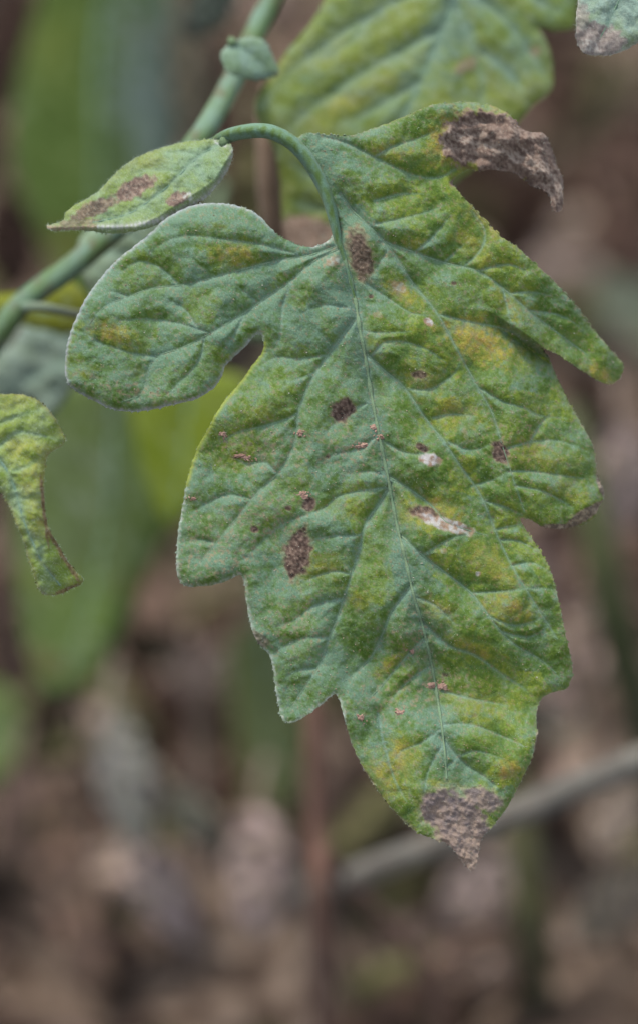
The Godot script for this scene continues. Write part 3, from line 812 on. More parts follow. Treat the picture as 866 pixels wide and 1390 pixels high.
	put("stalk", sweep(p, r, 20, func(q, _t, th): return tint(106, 138, 118).lerp(tint(84, 108, 50), clampf(0.25 + 0.9 * nz.get_noise_3d(q.x, q.y * 0.4, q.z) + 0.3 * cos(th * 3.0), 0, 0.9)), 0.12, 61, 0.05), skin, t)
	rib(s, MIDRIB, 3.4, 1.9, -0.25, tint(122, 142, 112), "midrib", t, 62)
	var k := 0
	for a in SIDE_VEINS:
		k += 1
		if k in [12, 13, 14]: continue
		rib(s, a, 1.3, 0.5, 0.15, tint(124, 146, 120), "side_vein", t, 62 + k)
	hairs(s, t, 9000, 1500, 0.00028)
	crumbs(s, t)

func crumbs(s: Sheet, t: Node3D) -> void:
	# clumps of reddish soil on the leaf: x, y, length, turn, where it lies
	var spots := [
		[332, 619, 15, 15, "longest reddish soil crumb lying on the left half of the leaf"],
		[303, 590, 7, 60, "small reddish soil crumb near the left margin of the leaf"],
		[405, 588, 7, 30, "reddish soil crumb left of the midrib below the round brown spot"],
		[512, 580, 8, 0, "upper soil crumb caught on the midrib of the leaf"],
		[516, 593, 7, 20, "lower soil crumb caught on the midrib of the leaf"],
		[488, 604, 11, -10, "flat reddish soil crumb just left of the two midrib crumbs"],
		[413, 671, 10, -10, "pinkish soil crumb just above the small dark spot"],
		[584, 932, 8, -25, "soil crumb beside the midrib near the lower end of the leaf"],
		[604, 934, 8, 10, "soil crumb right of the midrib near the lower end of the leaf"],
		[489, 975, 6, 40, "soil crumb near the lower left margin above the leaf tip"],
		[545, 968, 9, 5, "flat soil crumb left of the midrib above the leaf tip"],
		[262, 676, 5, 0, "tiny soil crumb close to the pale left margin of the leaf"],
		[560, 885, 7, 60, "pale soil crumb left of the midrib below the middle of the leaf"],
	]
	var k := 0
	for a in spots:
		k += 1
		var st := SurfaceTool.new()
		st.begin(Mesh.PRIMITIVE_TRIANGLES)
		var r := RandomNumberGenerator.new(); r.seed = 300 + k
		var nz := noise(300 + k, 0.9, 3)
		var turn: float = deg_to_rad(a[3])
		var count := 5 + int(a[2] * 0.35)
		for n in count:
			var body := n < 2
			var off := Vector2(r.randfn() * a[2] * (0.3 if body else 0.75), r.randfn() * (1.0 if body else 2.6)).rotated(turn)
			var ball := SphereMesh.new()
			ball.radius = 1.0; ball.height = 2.0; ball.radial_segments = 18 if body else 8; ball.rings = 10 if body else 5
			var arr := ball.get_mesh_arrays()
			var v: PackedVector3Array = arr[Mesh.ARRAY_VERTEX]
			var cc := PackedColorArray()
			var size := Vector3(a[2] * r.randf_range(0.4, 0.8), r.randf_range(2.2, 3.6), r.randf_range(1.4, 2.2)) if body else Vector3(r.randf_range(0.9, 2.2), r.randf_range(0.8, 1.8), r.randf_range(0.7, 1.4))
			var spin := Basis(Vector3.BACK, -turn + r.randfn() * 0.35)
			var centre := s.where(a[0] + off.x, a[1] + off.y, -0.3) - s.where(a[0], a[1])
			var tone := tint(112, 86, 76).lerp(tint(142, 114, 102), r.randf())
			for q in v.size():
				var bump := nz.get_noise_3dv(v[q] * Vector3(2.2, 1.2, 1.0) + Vector3(n * 3.1, 0, 0))
				v[q] = centre + spin * (v[q] * size * (1.0 + 1.1 * bump)) * s.scale
				cc.append(tone.lerp(tint(160, 136, 122), clampf(bump * 1.5, 0, 0.6)))
			var idx: PackedInt32Array = arr[Mesh.ARRAY_INDEX]
			st.append_from(arrays_to_mesh(v, smooth_normals(v, idx), cc, idx), 0, Transform3D.IDENTITY)
		var o := put("soil_crumb", st.commit(), crumb_mat, self)
		o.transform = Transform3D(t.transform.basis, t.transform * s.where(a[0], a[1]))
		tag(o, a[4], "soil crumb", "soil crumbs lying on the big leaf")
	# fine grains
	var grain := SphereMesh.new()
	grain.radius = 0.5; grain.height = 0.8; grain.radial_segments = 5; grain.rings = 3
	var where := PackedInt32Array()
	var dense := noise(71, 90.0, 2)
	while where.size() < 1300:
		var o := rng.randi() % s.v.size()
		var q := s.uv[o]
		if rng.randf() < 0.03 + 1.2 * maxf(0.0, dense.get_noise_2d(q.x, q.y)) + (0.45 if q.x < 470.0 and q.y > 520.0 else 0.0) + 0.5 * exp(-pow((q.x - 460.0 - (q.y - 330.0) * 0.205) / 26.0, 2.0)):
			where.append(o)
	var mm := MultiMesh.new()
	mm.transform_format = MultiMesh.TRANSFORM_3D
	mm.use_colors = true
	mm.mesh = grain
	mm.instance_count = where.size()
	for n in where.size():
		var sz := s.scale * (0.7 + 1.5 * pow(rng.randf(), 3.0)) * 0.9
		mm.set_instance_transform(n, Transform3D(Basis.from_euler(Vector3(rng.randf(), rng.randf(), rng.randf()) * TAU).scaled(Vector3(1.4, 1, 0.7) * sz), s.v[where[n]] + s.n[where[n]] * sz * 0.25))
		mm.set_instance_color(n, ([tint(140, 106, 92), tint(150, 128, 112), tint(104, 82, 70), tint(160, 158, 150)][rng.randi() % 4] as Color).lerp(tint(110, 112, 90), 0.35))
	var m := MultiMeshInstance3D.new()
	m.name = "dust_grains"
	m.multimesh = mm
	m.material_override = crumb_mat
	m.transform = t.transform
	add_child(m, true)
	tag(m, "fine pinkish dust grains scattered over the big leaf", "dust", "", "stuff")

# ------------------------------------------------------------------ smaller leaves near the plane of focus
func plain_paint(base: Color, other: Color, veil: Color, amount: float, seed_: int, rim_col: Color, rim_amt: float, brown: Color, brown2: Color) -> Callable:
	var low := noise(seed_ + 1, 30.0, 3); var fine := noise(seed_ + 2, 7.0, 2); var dot := noise(seed_ + 3, 3.2, 1); var blot := noise(seed_ + 4, 13.0, 2); var mid := noise(seed_ + 5, 80.0, 2)
	return func(x: float, y: float, s: Sheet, g: int) -> Color:
		var nl := low.get_noise_2d(x, y); var nf := fine.get_noise_2d(x, y); var nb := blot.get_noise_2d(x, y)
		var c := base.lerp(other, clampf(0.45 + 0.6 * nl, 0, 1))
		if s.spot.has("yellow"): c = c.lerp(tint(156, 150, 74), clampf(s.spot["yellow"][g] * (0.8 + 0.7 * nl), 0, 1))
		if s.spot.has("green"): c = c.lerp(tint(96, 122, 48), clampf(s.spot["green"][g] * (0.8 + 0.7 * nl), 0, 1))
		var v := amount + 0.4 * nl + 0.3 * mid.get_noise_2d(x, y) + 0.06 * s.groove[g]
		if s.spot.has("teal"): v += s.spot["teal"][g]
		c = c.lerp(veil, clampf(v, 0, 0.92)).lerp(tint(128, 156, 140), s.vein[g] * 0.6)
		c = c.lerp(tint(150, 164, 150), clampf((dot.get_noise_2d(x, y) - 0.25) * 1.1, 0, 0.4))
		c = c.lerp(rim_col, rim_amt * exp(-s.edge[g] / 3.2) * (0.85 + 0.5 * nf))
		if s.spot.has("brown"):
			var b := s.spot["brown"][g] as float
			c = c.lerp(brown.lerp(brown2, clampf(0.35 + 0.9 * nf + 0.6 * nb, 0, 1)), ease01(0.25, 0.65, b) * clampf(b * 1.1, 0, 1))
		if s.spot.has("white"): c = c.lerp(tint(186, 190, 188), clampf(s.spot["white"][g] * (0.8 + nf), 0, 1))
		return c

func plain_shape(seed_: int, roll: float, extra: Callable, puff := 1.0) -> Callable:
	var mid := noise(seed_, 70.0, 2); var fine := noise(seed_ + 6, 7.0, 2); var low := noise(seed_ + 7, 24.0, 2); var net := cells(seed_ + 8, 30.0)
	return func(x: float, y: float, s: Sheet, g: int) -> float:
		return extra.call(x, y) + mid.get_noise_2d(x, y) * (1.0 + 4.0 * puff) - s.groove[g] * 1.2 + puff * 1.6 * ease01(-1.0, -0.35, net.get_noise_2d(x, y)) + low.get_noise_2d(x, y) * 1.8 * puff + fine.get_noise_2d(x, y) * 0.5 - roll * exp(-s.edge[g] / 8.0)

func leaf_thing(called: String, label: String, outline: Array, h: float, anchor: Vector2, depth: float, veins: Array, spots: Array, shape: Callable, paint: Callable, seed_: int, mid_r: float, hair_n: int, stalk_len := 0.035) -> Sheet:
	var s := sheet(pairs(outline), h, anchor, depth, veins, spots, shape, paint, 0.7, seed_)
	var t := thing(called, label, "leaf")
	t.transform = facing(anchor.x, anchor.y, depth)
	var names := {0: "blade"}; var mats := {0: skin}
	var order := 0
	for sp in spots:
		if sp[0] == "brown" or sp[0] == "white":
			order += 1
			names[order] = "brown_spot" if sp[0] == "brown" else "pale_spot"
			mats[order] = dead
	commit(s, t, mats, names)
	if mid_r > 0.0: rib(s, veins[0][3], mid_r, 1.0, 0.55, tint(124, 152, 136), "midrib", t, seed_ + 70)
	var way := Vector2(veins[0][3][0] - veins[0][3][2], veins[0][3][1] - veins[0][3][3]).normalized()
	var start := s.where(veins[0][3][0], veins[0][3][1])
	var run := Vector3(way.x, -way.y, 0.0)
	if stalk_len < 0.02:   # short ones turn straight back to the stalk behind
		start.z -= 0.0012
		run = Vector3(-way.x * 0.2, way.y * 0.2, -1.0).normalized()
	var p := line3([start - run * 0.002, start + run * stalk_len * 0.35 + Vector3(0, 0, -stalk_len * 0.1), start + run * stalk_len * 0.75 + Vector3(0, 0, -stalk_len * 0.45), start + run * stalk_len + Vector3(0, 0, -stalk_len)])
	var r := PackedFloat32Array(); r.resize(p.size()); r.fill(0.0007 if stalk_len < 0.02 else 0.001)
	put("stalk", sweep(p, r, 9, func(_q, _t, _th): return tint(106, 130, 96), 0.1, seed_), bark, t)
	if hair_n: hairs(s, t, hair_n, hair_n / 3, 0.0004)
	return s

func small_leaflet() -> void:
	var outline := [60, 303, 71, 300, 83, 296, 86, 286, 99, 274, 119, 263, 135, 251, 147, 237, 164, 220, 189, 204, 216, 194, 244, 187, 272, 184, 294, 184, 309, 191, 316, 203, 312, 220, 303, 237, 292, 251, 279, 265, 258, 278, 234, 291, 214, 301, 195, 309, 172, 313, 146, 314, 122, 311, 92, 309, 74, 310, 62, 307]
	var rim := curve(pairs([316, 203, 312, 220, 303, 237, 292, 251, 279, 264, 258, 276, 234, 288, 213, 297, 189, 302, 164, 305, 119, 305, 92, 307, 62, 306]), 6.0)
	var veins := [[6.0, 12.0, 5.0, [300, 190, 280, 200, 258, 218, 230, 246, 199, 271, 171, 288, 120, 300]], [4.0, 9.0, 3.5, [270, 208, 240, 200, 210, 204]], [4.0, 9.0, 3.5, [245, 230, 205, 225, 175, 230]], [4.0, 9.0, 3.5, [262, 214, 275, 235, 280, 255]], [4.0, 9.0, 3.5, [232, 244, 240, 262, 238, 280]], [4.0, 9.0, 3.5, [200, 270, 165, 262, 130, 268]], [4.0, 9.0, 3.5, [200, 271, 205, 285, 195, 298]]]
	var spots := [["brown", 180, 252, 36, 15, -27, 0.95], ["brown", 125, 280, 38, 13, -24, 0.8], ["brown", 240, 267, 17, 11, -20, 0.95], ["brown", 105, 298, 36, 6, -4, 0.6], ["white", 256, 264, 8, 7, 0, 0.7], ["white", 300, 190, 14, 6, 30, 0.8],
		["yellow", 205, 215, 50, 14, -22, 0.6], ["yellow", 215, 255, 30, 10, -30, 0.5], ["green", 150, 310, 60, 5, 0, 1.0], ["green", 195, 307, 24, 5, -20, 1.0], ["teal", 275, 220, 40, 36, 0, 0.5]]
	var base := plain_paint(tint(112, 134, 66), tint(140, 150, 84), tint(122, 150, 118), 0.3, 500, tint(150, 150, 130), 0.3, tint(114, 97, 90), tint(156, 137, 125))
	var paint := func(x: float, y: float, s: Sheet, g: int) -> Color:
		var c: Color = base.call(x, y, s, g)
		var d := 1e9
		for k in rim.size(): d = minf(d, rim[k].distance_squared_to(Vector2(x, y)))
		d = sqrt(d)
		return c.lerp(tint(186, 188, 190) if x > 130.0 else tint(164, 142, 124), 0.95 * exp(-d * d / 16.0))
	var shape := plain_shape(520, 4.0, func(x: float, y: float) -> float:
		# the far half rises, the near margin rolls down and under
		var d := 0.0
		var along := (x - 60.0) / 250.0
		var rim_y := 306.0 - maxf(0.0, x - 190.0) * 0.62 if x < 292.0 else 243.0 - (x - 292.0) * 1.8
		d = rim_y - y
		var z := 24.0 - 0.42 * maxf(0.0, d) + (d * 0.8 if d < 0.0 else 0.0) - 7.0 * exp(-absf(d) / 7.0) * 0.0
		return z - 18.0 * along * along + 30.0 * along - 60.0)
	leaf_thing("leaflet", "small oval leaflet with two brown patches and a white rim, left of the leaf stalk", outline, 1.5, Vector2(300, 188), 0.001, veins, spots, shape, paint, 500, 1.3, 2400, 0.004)

func side_leaves() -> void:
	# pale yellow leaf cut by the left edge of the frame
	var o1 := [-70, 560, -30, 530, 0, 535, 24, 535, 46, 540, 61, 551, 73, 566, 81, 581, 87, 593, 86, 602, 76, 610, 65, 617, 61, 634, 60, 656, 61, 681, 62, 700, 68, 720, 78, 739, 90, 761, 103, 778, 111, 787, 108, 794, 95, 800, 81, 807, 66, 809, 56, 804, 49, 793, 44, 774, 37, 756, 32, 734, 24, 715, 17, 695, 10, 683, 0, 668, -40, 640, -80, 610]
	var v1 := [[8.0, 13.0, 5.0, [-75, 590, -30, 600, 0, 625, 18, 655, 28, 690, 40, 725, 58, 765, 80, 795]], [6.0, 10.0, 4.0, [-10, 616, 20, 588, 50, 590, 84, 598]], [5.0, 9.0, 4.0, [18, 640, 40, 632, 60, 615]], [5.0, 9.0, 4.0, [-30, 602, 0, 575, 40, 560, 60, 556]], [4.0, 8.0, 3.5, [26, 680, 45, 672, 60, 668]], [4.0, 8.0, 3.5, [36, 712, 52, 704, 64, 706]], [4.0, 8.0, 3.5, [50, 748, 66, 738, 80, 742]]]
	var s1 := [["brown", 60, 690, 60, 3, 84, 0.75], ["brown", 82, 750, 60, 4, 60, 0.7], ["brown", 50, 705, 26, 6, 40, 0.4], ["brown", 90, 800, 24, 3, -22, 0.7], ["brown", 62, 770, 30, 5, 50, 0.4], ["yellow", 30, 610, 46, 20, 0, 0.6], ["yellow", 44, 660, 20, 44, 0, 0.75], ["yellow", 20, 545, 30, 12, 0, 0.5], ["yellow", 48, 720, 16, 24, 0, 0.5], ["teal", 20, 680, 14, 30, -20, 0.7], ["green", 66, 780, 30, 30, 0, 0.7], ["teal", 55, 800, 16, 16, 0, 0.4]]
	leaf_thing("curled_leaf", "yellow green puckered leaf with browned edge, cut by the left border", o1, 1.7, Vector2(-75, 590), 0.006, v1, s1,
		plain_shape(540, 9.0, func(x: float, y: float) -> float: return -0.5 * maxf(0.0, x - 50.0) + 16.0 * sin((y - 560.0) / 60.0) * ease01(560.0, 760.0, y)),
		plain_paint(tint(112, 136, 52), tint(146, 156, 72), tint(128, 152, 110), 0.1, 540, tint(140, 124, 96), 0.5, tint(104, 82, 64), tint(150, 126, 104)), 540, 3.0, 1500)
	# the yellow green leaf just behind, above
	var o2 := [345, 140, 352, 120, 375, 88, 392, 62, 412, 40, 430, 15, 452, -20, 520, -90, 640, -130, 760, -100, 800, -50, 786, 0, 781, 32, 757, 38, 731, 34, 739, 46, 749, 72, 752, 104, 746, 124, 725, 140, 690, 180, 640, 230, 560, 290, 500, 330, 447, 346, 420, 346, 395, 336, 385, 318, 382, 280, 380, 240, 372, 200, 352, 166]
	var v2 := [[10.0, 20.0, 9.0, [660, -120, 630, -40, 600, 40, 570, 110, 540, 170, 500, 240, 430, 330]], [9.0, 18.0, 8.0, [630, -40, 560, -10, 500, 20, 440, 60, 390, 100, 355, 140]], [9.0, 18.0, 8.0, [600, 40, 540, 70, 480, 105, 430, 140, 390, 175]], [9.0, 18.0, 8.0, [570, 110, 520, 140, 470, 165]], [9.0, 18.0, 8.0, [615, 0, 640, 60, 655, 110, 650, 150]], [9.0, 18.0, 8.0, [625, -20, 680, 20, 720, 70, 745, 110]], [7.0, 14.0, 6.0, [500, 20, 480, 50, 430, 80]], [7.0, 14.0, 6.0, [655, 70, 690, 95, 710, 125]], [7.0, 14.0, 6.0, [640, -60, 700, -20, 770, 20]], [7.0, 14.0, 6.0, [500, 240, 440, 240, 395, 220]], [7.0, 14.0, 6.0, [470, 280, 430, 280, 395, 270]]]
	var s2 := [["brown", 414, 316, 56, 30, 8, 1.0], ["brown", 632, 88, 22, 12, -30, 0.6], ["brown", 728, 66, 10, 9, 0, 0.6], ["yellow", 430, 70, 50, 24, -35, 0.7], ["yellow", 480, 130, 70, 26, -25, 0.8], ["yellow", 420, 160, 50, 14, 0, 0.5], ["yellow", 700, 110, 60, 30, 30, 0.6], ["green", 520, 150, 60, 20, -20, 0.8], ["green", 450, 120, 50, 12, -35, 0.8], ["green", 680, 30, 40, 30, 0, 0.7], ["brown", 590, 150, 30, 14, 0, 0.3], ["brown", 520, 60, 24, 12, -30, 0.25], ["yellow", 560, 80, 30, 14, -30, 0.4], ["teal", 610, 40, 40, 100, 20, 0.5], ["teal", 690, 70, 30, 70, -20, 0.3], ["green", 400, 120, 50, 20, -40, 0.6], ["green", 760, 10, 40, 30, 0, 0.7], ["yellow", 520, 10, 50, 20, -30, 0.4]]
	leaf_thing("tomato_leaf", "blurred yellow green leaf behind the top of the big leaf", o2, 3.0, Vector2(660, -120), -0.036, v2, s2,
		plain_shape(560, 8.0, func(x: float, y: float) -> float: return -0.12 * absf(x - 600.0) - 20.0 * ease01(150.0, 330.0, y), 0.25),
		plain_paint(tint(108, 126, 52), tint(146, 152, 68), tint(106, 132, 110), 0.12, 560, tint(140, 146, 120), 0.3, tint(158, 132, 116), tint(188, 166, 150)), 560, 5.0, 0)
	# greyish leaf end in the upper right corner
	var o3 := [785, 0, 783, 27, 785, 53, 794, 69, 814, 73, 837, 71, 866, 57, 920, 30, 960, -20, 940, -90, 860, -120, 800, -80]
	var v3 := [[8.0, 14.0, 6.0, [880, -110, 860, -50, 840, 0, 815, 50]], [6.0, 11.0, 5.0, [850, -20, 880, 10, 900, 30]], [6.0, 11.0, 5.0, [850, -20, 815, -10, 792, 10]]]
	var s3 := [["brown", 812, 52, 44, 26, 12, 0.8], ["brown", 792, 30, 12, 34, 0, 0.6], ["teal", 860, 0, 50, 40, 0, 0.6], ["white", 800, 60, 16, 8, 20, 0.3]]
	leaf_thing("leaf_end", "greyish dead ended leaf in the upper right corner", o3, 2.0, Vector2(880, -110), 0.0, v3, s3,
		plain_shape(580, 10.0, func(x: float, y: float) -> float: return -0.2 * (866.0 - x)),
		plain_paint(tint(120, 140, 100), tint(136, 152, 122), tint(132, 156, 148), 0.4, 580, tint(190, 184, 182), 0.8, tint(136, 122, 120), tint(172, 158, 154)), 580, 3.0, 900)
	# the folded young leaflet on the stalk
	var o4 := [300, 76, 304, 66, 314, 57, 338, 50, 358, 55, 370, 74, 379, 99, 368, 104, 345, 107, 321, 104, 306, 94]
	var v4 := [[3.0, 7.0, 2.0, [318, 58, 335, 70, 352, 84, 374, 100]]]
	leaf_thing("young_leaflet", "tiny blue green leaflet on the stalk above the big leaf", o4, 1.8, Vector2(318, 58), -0.026, v4, [["green", 348, 78, 20, 6, 40, 0.8], ["brown", 376, 100, 8, 4, 40, 0.5]],
		plain_shape(590, 8.0, func(x: float, y: float) -> float: return 0.25 * absf((x - 338.0) * 0.7 - (y - 76.0) * 0.7), 0.2),
		plain_paint(tint(104, 130, 92), tint(118, 142, 104), tint(124, 152, 140), 0.55, 590, tint(150, 168, 160), 0.4, tint(140, 116, 104), tint(160, 140, 124)), 590, 0.0, 0, 0.005)
	# two blue green leaves behind the left lobe
	var o5 := [104, 345, 108, 322, 124, 306, 160, 296, 215, 296, 260, 320, 280, 370, 250, 420, 190, 440, 140, 420, 116, 385]
	leaf_thing("tomato_leaf", "blurred pale green leaf behind the upper margin of the left lobe", o5, 4.0, Vector2(270, 370), -0.04, [[7.0, 16.0, 7.0, [270, 370, 210, 352, 160, 345, 112, 340]], [6.0, 12.0, 5.0, [210, 352, 190, 325, 160, 310]], [6.0, 12.0, 5.0, [210, 352, 180, 385, 150, 400]]], [["yellow", 170, 330, 40, 16, 0, 0.4]],
		plain_shape(600, 12.0, func(x: float, _y: float) -> float: return -0.2 * absf(x - 200.0)),
		plain_paint(tint(126, 148, 110), tint(140, 158, 118), tint(136, 158, 138), 0.6, 600, tint(140, 156, 144), 0.4, tint(140, 116, 104), tint(160, 140, 124)), 600, 3.0, 0)
	var o6 := [8, 470, 30, 440, 70, 425, 130, 415, 190, 440, 210, 490, 180, 530, 130, 525, 105, 520, 78, 556, 60, 566, 40, 540, 0, 545, -40, 560, -60, 520, -30, 480]
	leaf_thing("tomato_leaf", "blurred grey green leaf between the left lobe and the curled yellow leaf", o6, 4.0, Vector2(190, 450), -0.07, [[7.0, 16.0, 7.0, [190, 450, 130, 470, 70, 500, 10, 530]], [6.0, 12.0, 5.0, [110, 478, 80, 455, 40, 450]], [6.0, 12.0, 5.0, [90, 490, 80, 520, 64, 550]]], [],
		plain_shape(610, 12.0, func(x: float, _y: float) -> float: return -0.2 * absf(x - 100.0)),
		plain_paint(tint(108, 126, 104), tint(124, 138, 116), tint(124, 142, 134), 0.6, 610, tint(140, 150, 144), 0.3, tint(140, 116, 104), tint(160, 140, 124)), 610, 3.0, 0)

# ------------------------------------------------------------------ the blurred surroundings
func background() -> void:
	# large green leaves behind
	var g := "out of focus green leaves behind the big leaf"
	var big := func(label: String, outline: Array, anchor: Vector2, back: float, mid: Array, base: Color, other: Color, veil: Color, amount: float, spots: Array, seed_: int, tilt: Callable) -> void:
		leaf_thing("background_leaf", label, outline, 7.0, anchor, -back, [[8.0, 22.0, 0.5, mid]], spots, plain_shape(seed_, 10.0, tilt, 0.0), plain_paint(base, other, veil, amount, seed_, other, 0.2, tint(110, 90, 78), tint(140, 118, 104)), seed_, 5.0, 0)
	big.call("large green blurred leaf with a grey right half, upper left corner", [70, -60, 40, 20, 18, 100, 8, 190, 24, 260, 50, 320, 75, 380, 100, 430, 130, 440, 160, 400, 195, 330, 226, 250, 246, 170, 256, 80, 250, 0, 230, -70, 150, -110], Vector2(150, -105), 0.2,
		[150, -105, 138, 0, 130, 110, 132, 220, 128, 330, 118, 430], tint(56, 78, 12), tint(62, 82, 16), tint(112, 127, 124), -0.7, [["teal", 215, 120, 84, 230, 0, 2.0], ["teal", 200, 320, 60, 120, 20, 1.8], ["teal", 12, 170, 22, 120, 0, 1.0], ["brown", 90, 330, 40, 30, 30, 0.5], ["yellow", 70, 60, 40, 60, 0, 0.3], ["brown", 200, 40, 30, 24, 0, 0.4]], 640, func(x: float, _y: float) -> float: return -0.55 * absf(x - 132.0))
	big.call("broad green blurred leaf hanging below the left lobe", [50, 540, 150, 505, 260, 505, 350, 540, 345, 600, 300, 660, 240, 710, 205, 760, 180, 830, 140, 900, 90, 945, 50, 935, 28, 870, 16, 780, 10, 700, 20, 620], Vector2(160, 508), 0.15,
		[160, 508, 152, 600, 146, 700, 125, 800, 85, 935], tint(66, 86, 26), tint(78, 92, 44), tint(92, 104, 82), 0.05, [["yellow", 270, 590, 60, 90, 10, 0.45], ["green", 230, 600, 60, 80, 0, 0.9], ["green", 110, 850, 60, 90, 20, 0.8], ["teal", 100, 680, 50, 90, 0, 0.5], ["brown", 60, 900, 50, 24, 30, 0.5], ["brown", 180, 800, 34, 26, 60, 0.45], ["yellow", 60, 780, 40, 30, 0, 0.4]], 650, func(x: float, _y: float) -> float: return -0.35 * absf(x - 145.0))
	big.call("bright yellow green blurred leaf scrap beside the side shoot", [-30, 410, 5, 398, 40, 395, 85, 380, 112, 395, 125, 430, 100, 450, 50, 445, 0, 432], Vector2(125, 430), 0.055,
		[125, 430, 70, 425, 0, 415], tint(120, 128, 30), tint(138, 140, 40), tint(120, 128, 60), 0.0, [], 660, func(_x: float, _y: float) -> float: return 0.0)
	big.call("olive green blurred leaf low behind the small left lobe tip", [310, 880, 350, 840, 400, 850, 420, 920, 415, 1010, 400, 1090, 370, 1130, 340, 1080, 320, 1000], Vector2(360, 845), 0.24,
		[360, 845, 370, 950, 368, 1120], tint(70, 80, 38), tint(84, 92, 48), tint(90, 96, 66), -0.1, [], 670, func(_x: float, _y: float) -> float: return 0.0)
	big.call("green blurred leaf at the lower left corner", [-40, 1180, 10, 1150, 60, 1165, 90, 1210, 80, 1260, 30, 1280, -30, 1270], Vector2(-40, 1220), 0.3,
		[-40, 1220, 30, 1215, 85, 1225], tint(66, 84, 36), tint(76, 92, 46), tint(88, 100, 74), 0.0, [], 680, func(_x: float, _y: float) -> float: return 0.0)
	big.call("light green blurred leaf sliver at the left border below the broad leaf", [-40, 940, 0, 930, 24, 960, 30, 1010, 14, 1060, -30, 1060], Vector2(-40, 1000), 0.24,
		[-40, 1000, -10, 998, 26, 1000], tint(96, 114, 56), tint(106, 122, 66), tint(110, 122, 84), 0.0, [], 690, func(_x: float, _y: float) -> float: return 0.0)
	big.call("grey teal blurred leaf right of the lower leaf end", [700, 985, 740, 960, 800, 962, 845, 985, 835, 1030, 770, 1050, 715, 1035], Vector2(845, 985), 0.3,
		[845, 985, 780, 1005, 705, 1000], tint(98, 110, 100), tint(108, 118, 108), tint(104, 116, 112), 0.3, [], 700, func(_x: float, _y: float) -> float: return 0.0)
	big.call("grey green blurred leaf at the right border beside the right lobe", [812, 375, 830, 330, 870, 350, 900, 310, 930, 420, 890, 500, 850, 455, 822, 450], Vector2(915, 420), 0.3,
		[915, 420, 860, 412, 804, 410], tint(98, 102, 82), tint(112, 114, 96), tint(106, 112, 100), 0.2, [], 710, func(_x: float, _y: float) -> float: return 0.0)
	# stems and a dry stick
	stem("bamboo_stick", "pale grey blurred stick slanting behind the lower leaf end", "stick", [at(360, 1222, -0.36), at(400, 1214, -0.26), at(470, 1193, -0.15), at(520, 1174, -0.12), at(620, 1135, -0.11), at(760, 1078, -0.105), at(900, 1020, -0.1), at(1100, 940, -0.09)], 0.0019, 0.0025, tint(130, 127, 120), tint(110, 106, 101), 81)
	stem("dead_stem", "reddish brown blurred upright stem below the small left lobe", "stem", [at(424, 880, -0.13), at(427, 980, -0.13), at(432, 1120, -0.135), at(436, 1260, -0.14), at(440, 1500, -0.2), at(440, 2200, -0.3)], 0.0018, 0.0024, tint(132, 98, 86), tint(112, 84, 74), 82)
	stem("dead_stem", "reddish brown blurred side stem leaning right from the upright one", "stem", [at(436, 1150, -0.137), at(470, 1195, -0.14), at(520, 1245, -0.15), at(570, 1310, -0.16), at(640, 1500, -0.2)], 0.0013, 0.0011, tint(122, 92, 80), tint(104, 80, 70), 83)
	stem("green_stem", "dark olive blurred upright stem right of the big leaf", "stem", [at(770, 560, -0.2), at(800, 680, -0.19), at(826, 800, -0.19), at(850, 900, -0.2), at(900, 1100, -0.24), at(980, 1500, -0.3)], 0.0034, 0.004, tint(76, 84, 50), tint(64, 72, 44), 84)
	stem("green_stem", "olive blurred stem rising at the lower right under the stick", "stem", [at(690, 1010, -0.22), at(705, 1110, -0.22), at(716, 1200, -0.22), at(724, 1300, -0.23), at(740, 1600, -0.3)], 0.0032, 0.0042, tint(84, 84, 54), tint(72, 74, 46), 85)
	stem("dead_stem", "thin brown blurred stem behind the petiole beside the small leaflet", "stem", [at(372, 120, -0.06), at(366, 190, -0.06), at(368, 260, -0.062), at(378, 330, -0.066), at(400, 500, -0.08)], 0.0019, 0.0018, tint(146, 124, 108), tint(128, 108, 92), 86)
	big.call("bright yellow green blurred leaf right under the left lobe", [176, 520, 250, 505, 335, 515, 330, 590, 300, 645, 262, 690, 232, 715, 205, 670, 186, 600], Vector2(260, 505), 0.12,
		[260, 505, 250, 600, 235, 710], tint(100, 118, 18), tint(116, 130, 30), tint(110, 124, 40), -0.3, [], 720, func(_x: float, _y: float) -> float: return 0.0)
	var dry_stems := [
		["thin tan blurred stem at the lower left left of the tall grey leaf", 112, 120, 0.24, 0.0012, tint(150, 126, 114)],
		["thin pinkish blurred stem between the grey and the pale pink dry leaves", 268, 255, 0.22, 0.0014, tint(160, 138, 128)],
		["thin brown blurred stem right of the reddish upright stem", 486, 500, 0.26, 0.0012, tint(138, 112, 100)],
		["pale tan blurred stem below the dead leaf tip", 596, 570, 0.27, 0.0013, tint(156, 138, 124)],
		["thin tan blurred stem near the lower right corner", 806, 830, 0.22, 0.0013, tint(150, 130, 116)],
	]
	for q in dry_stems.size():
		var a: Array = dry_stems[q]
		stem("dead_stem", a[0], "stem", [at(a[1] - 10.0, 860, -a[3] + 0.02), at(a[1], 980, -a[3]), at((a[1] + a[2]) * 0.5 + 8.0, 1120, -a[3] - 0.01), at(a[2], 1270, -a[3] - 0.02), at(a[2] - 8.0, 1500, -a[3] - 0.06)], a[4] * 0.8, a[4] * 1.1, a[5], a[5].darkened(0.2), 90 + q)
	# dry leaves, each where the photograph shows a pale or brown blur
	var d := "blurred dry leaves hanging behind the big leaf"
	var mauve := tint(176, 158, 153); var grey := tint(156, 153, 146); var pink := tint(190, 168, 160); var brown := tint(124, 98, 86); var darkb := tint(56, 42, 36)
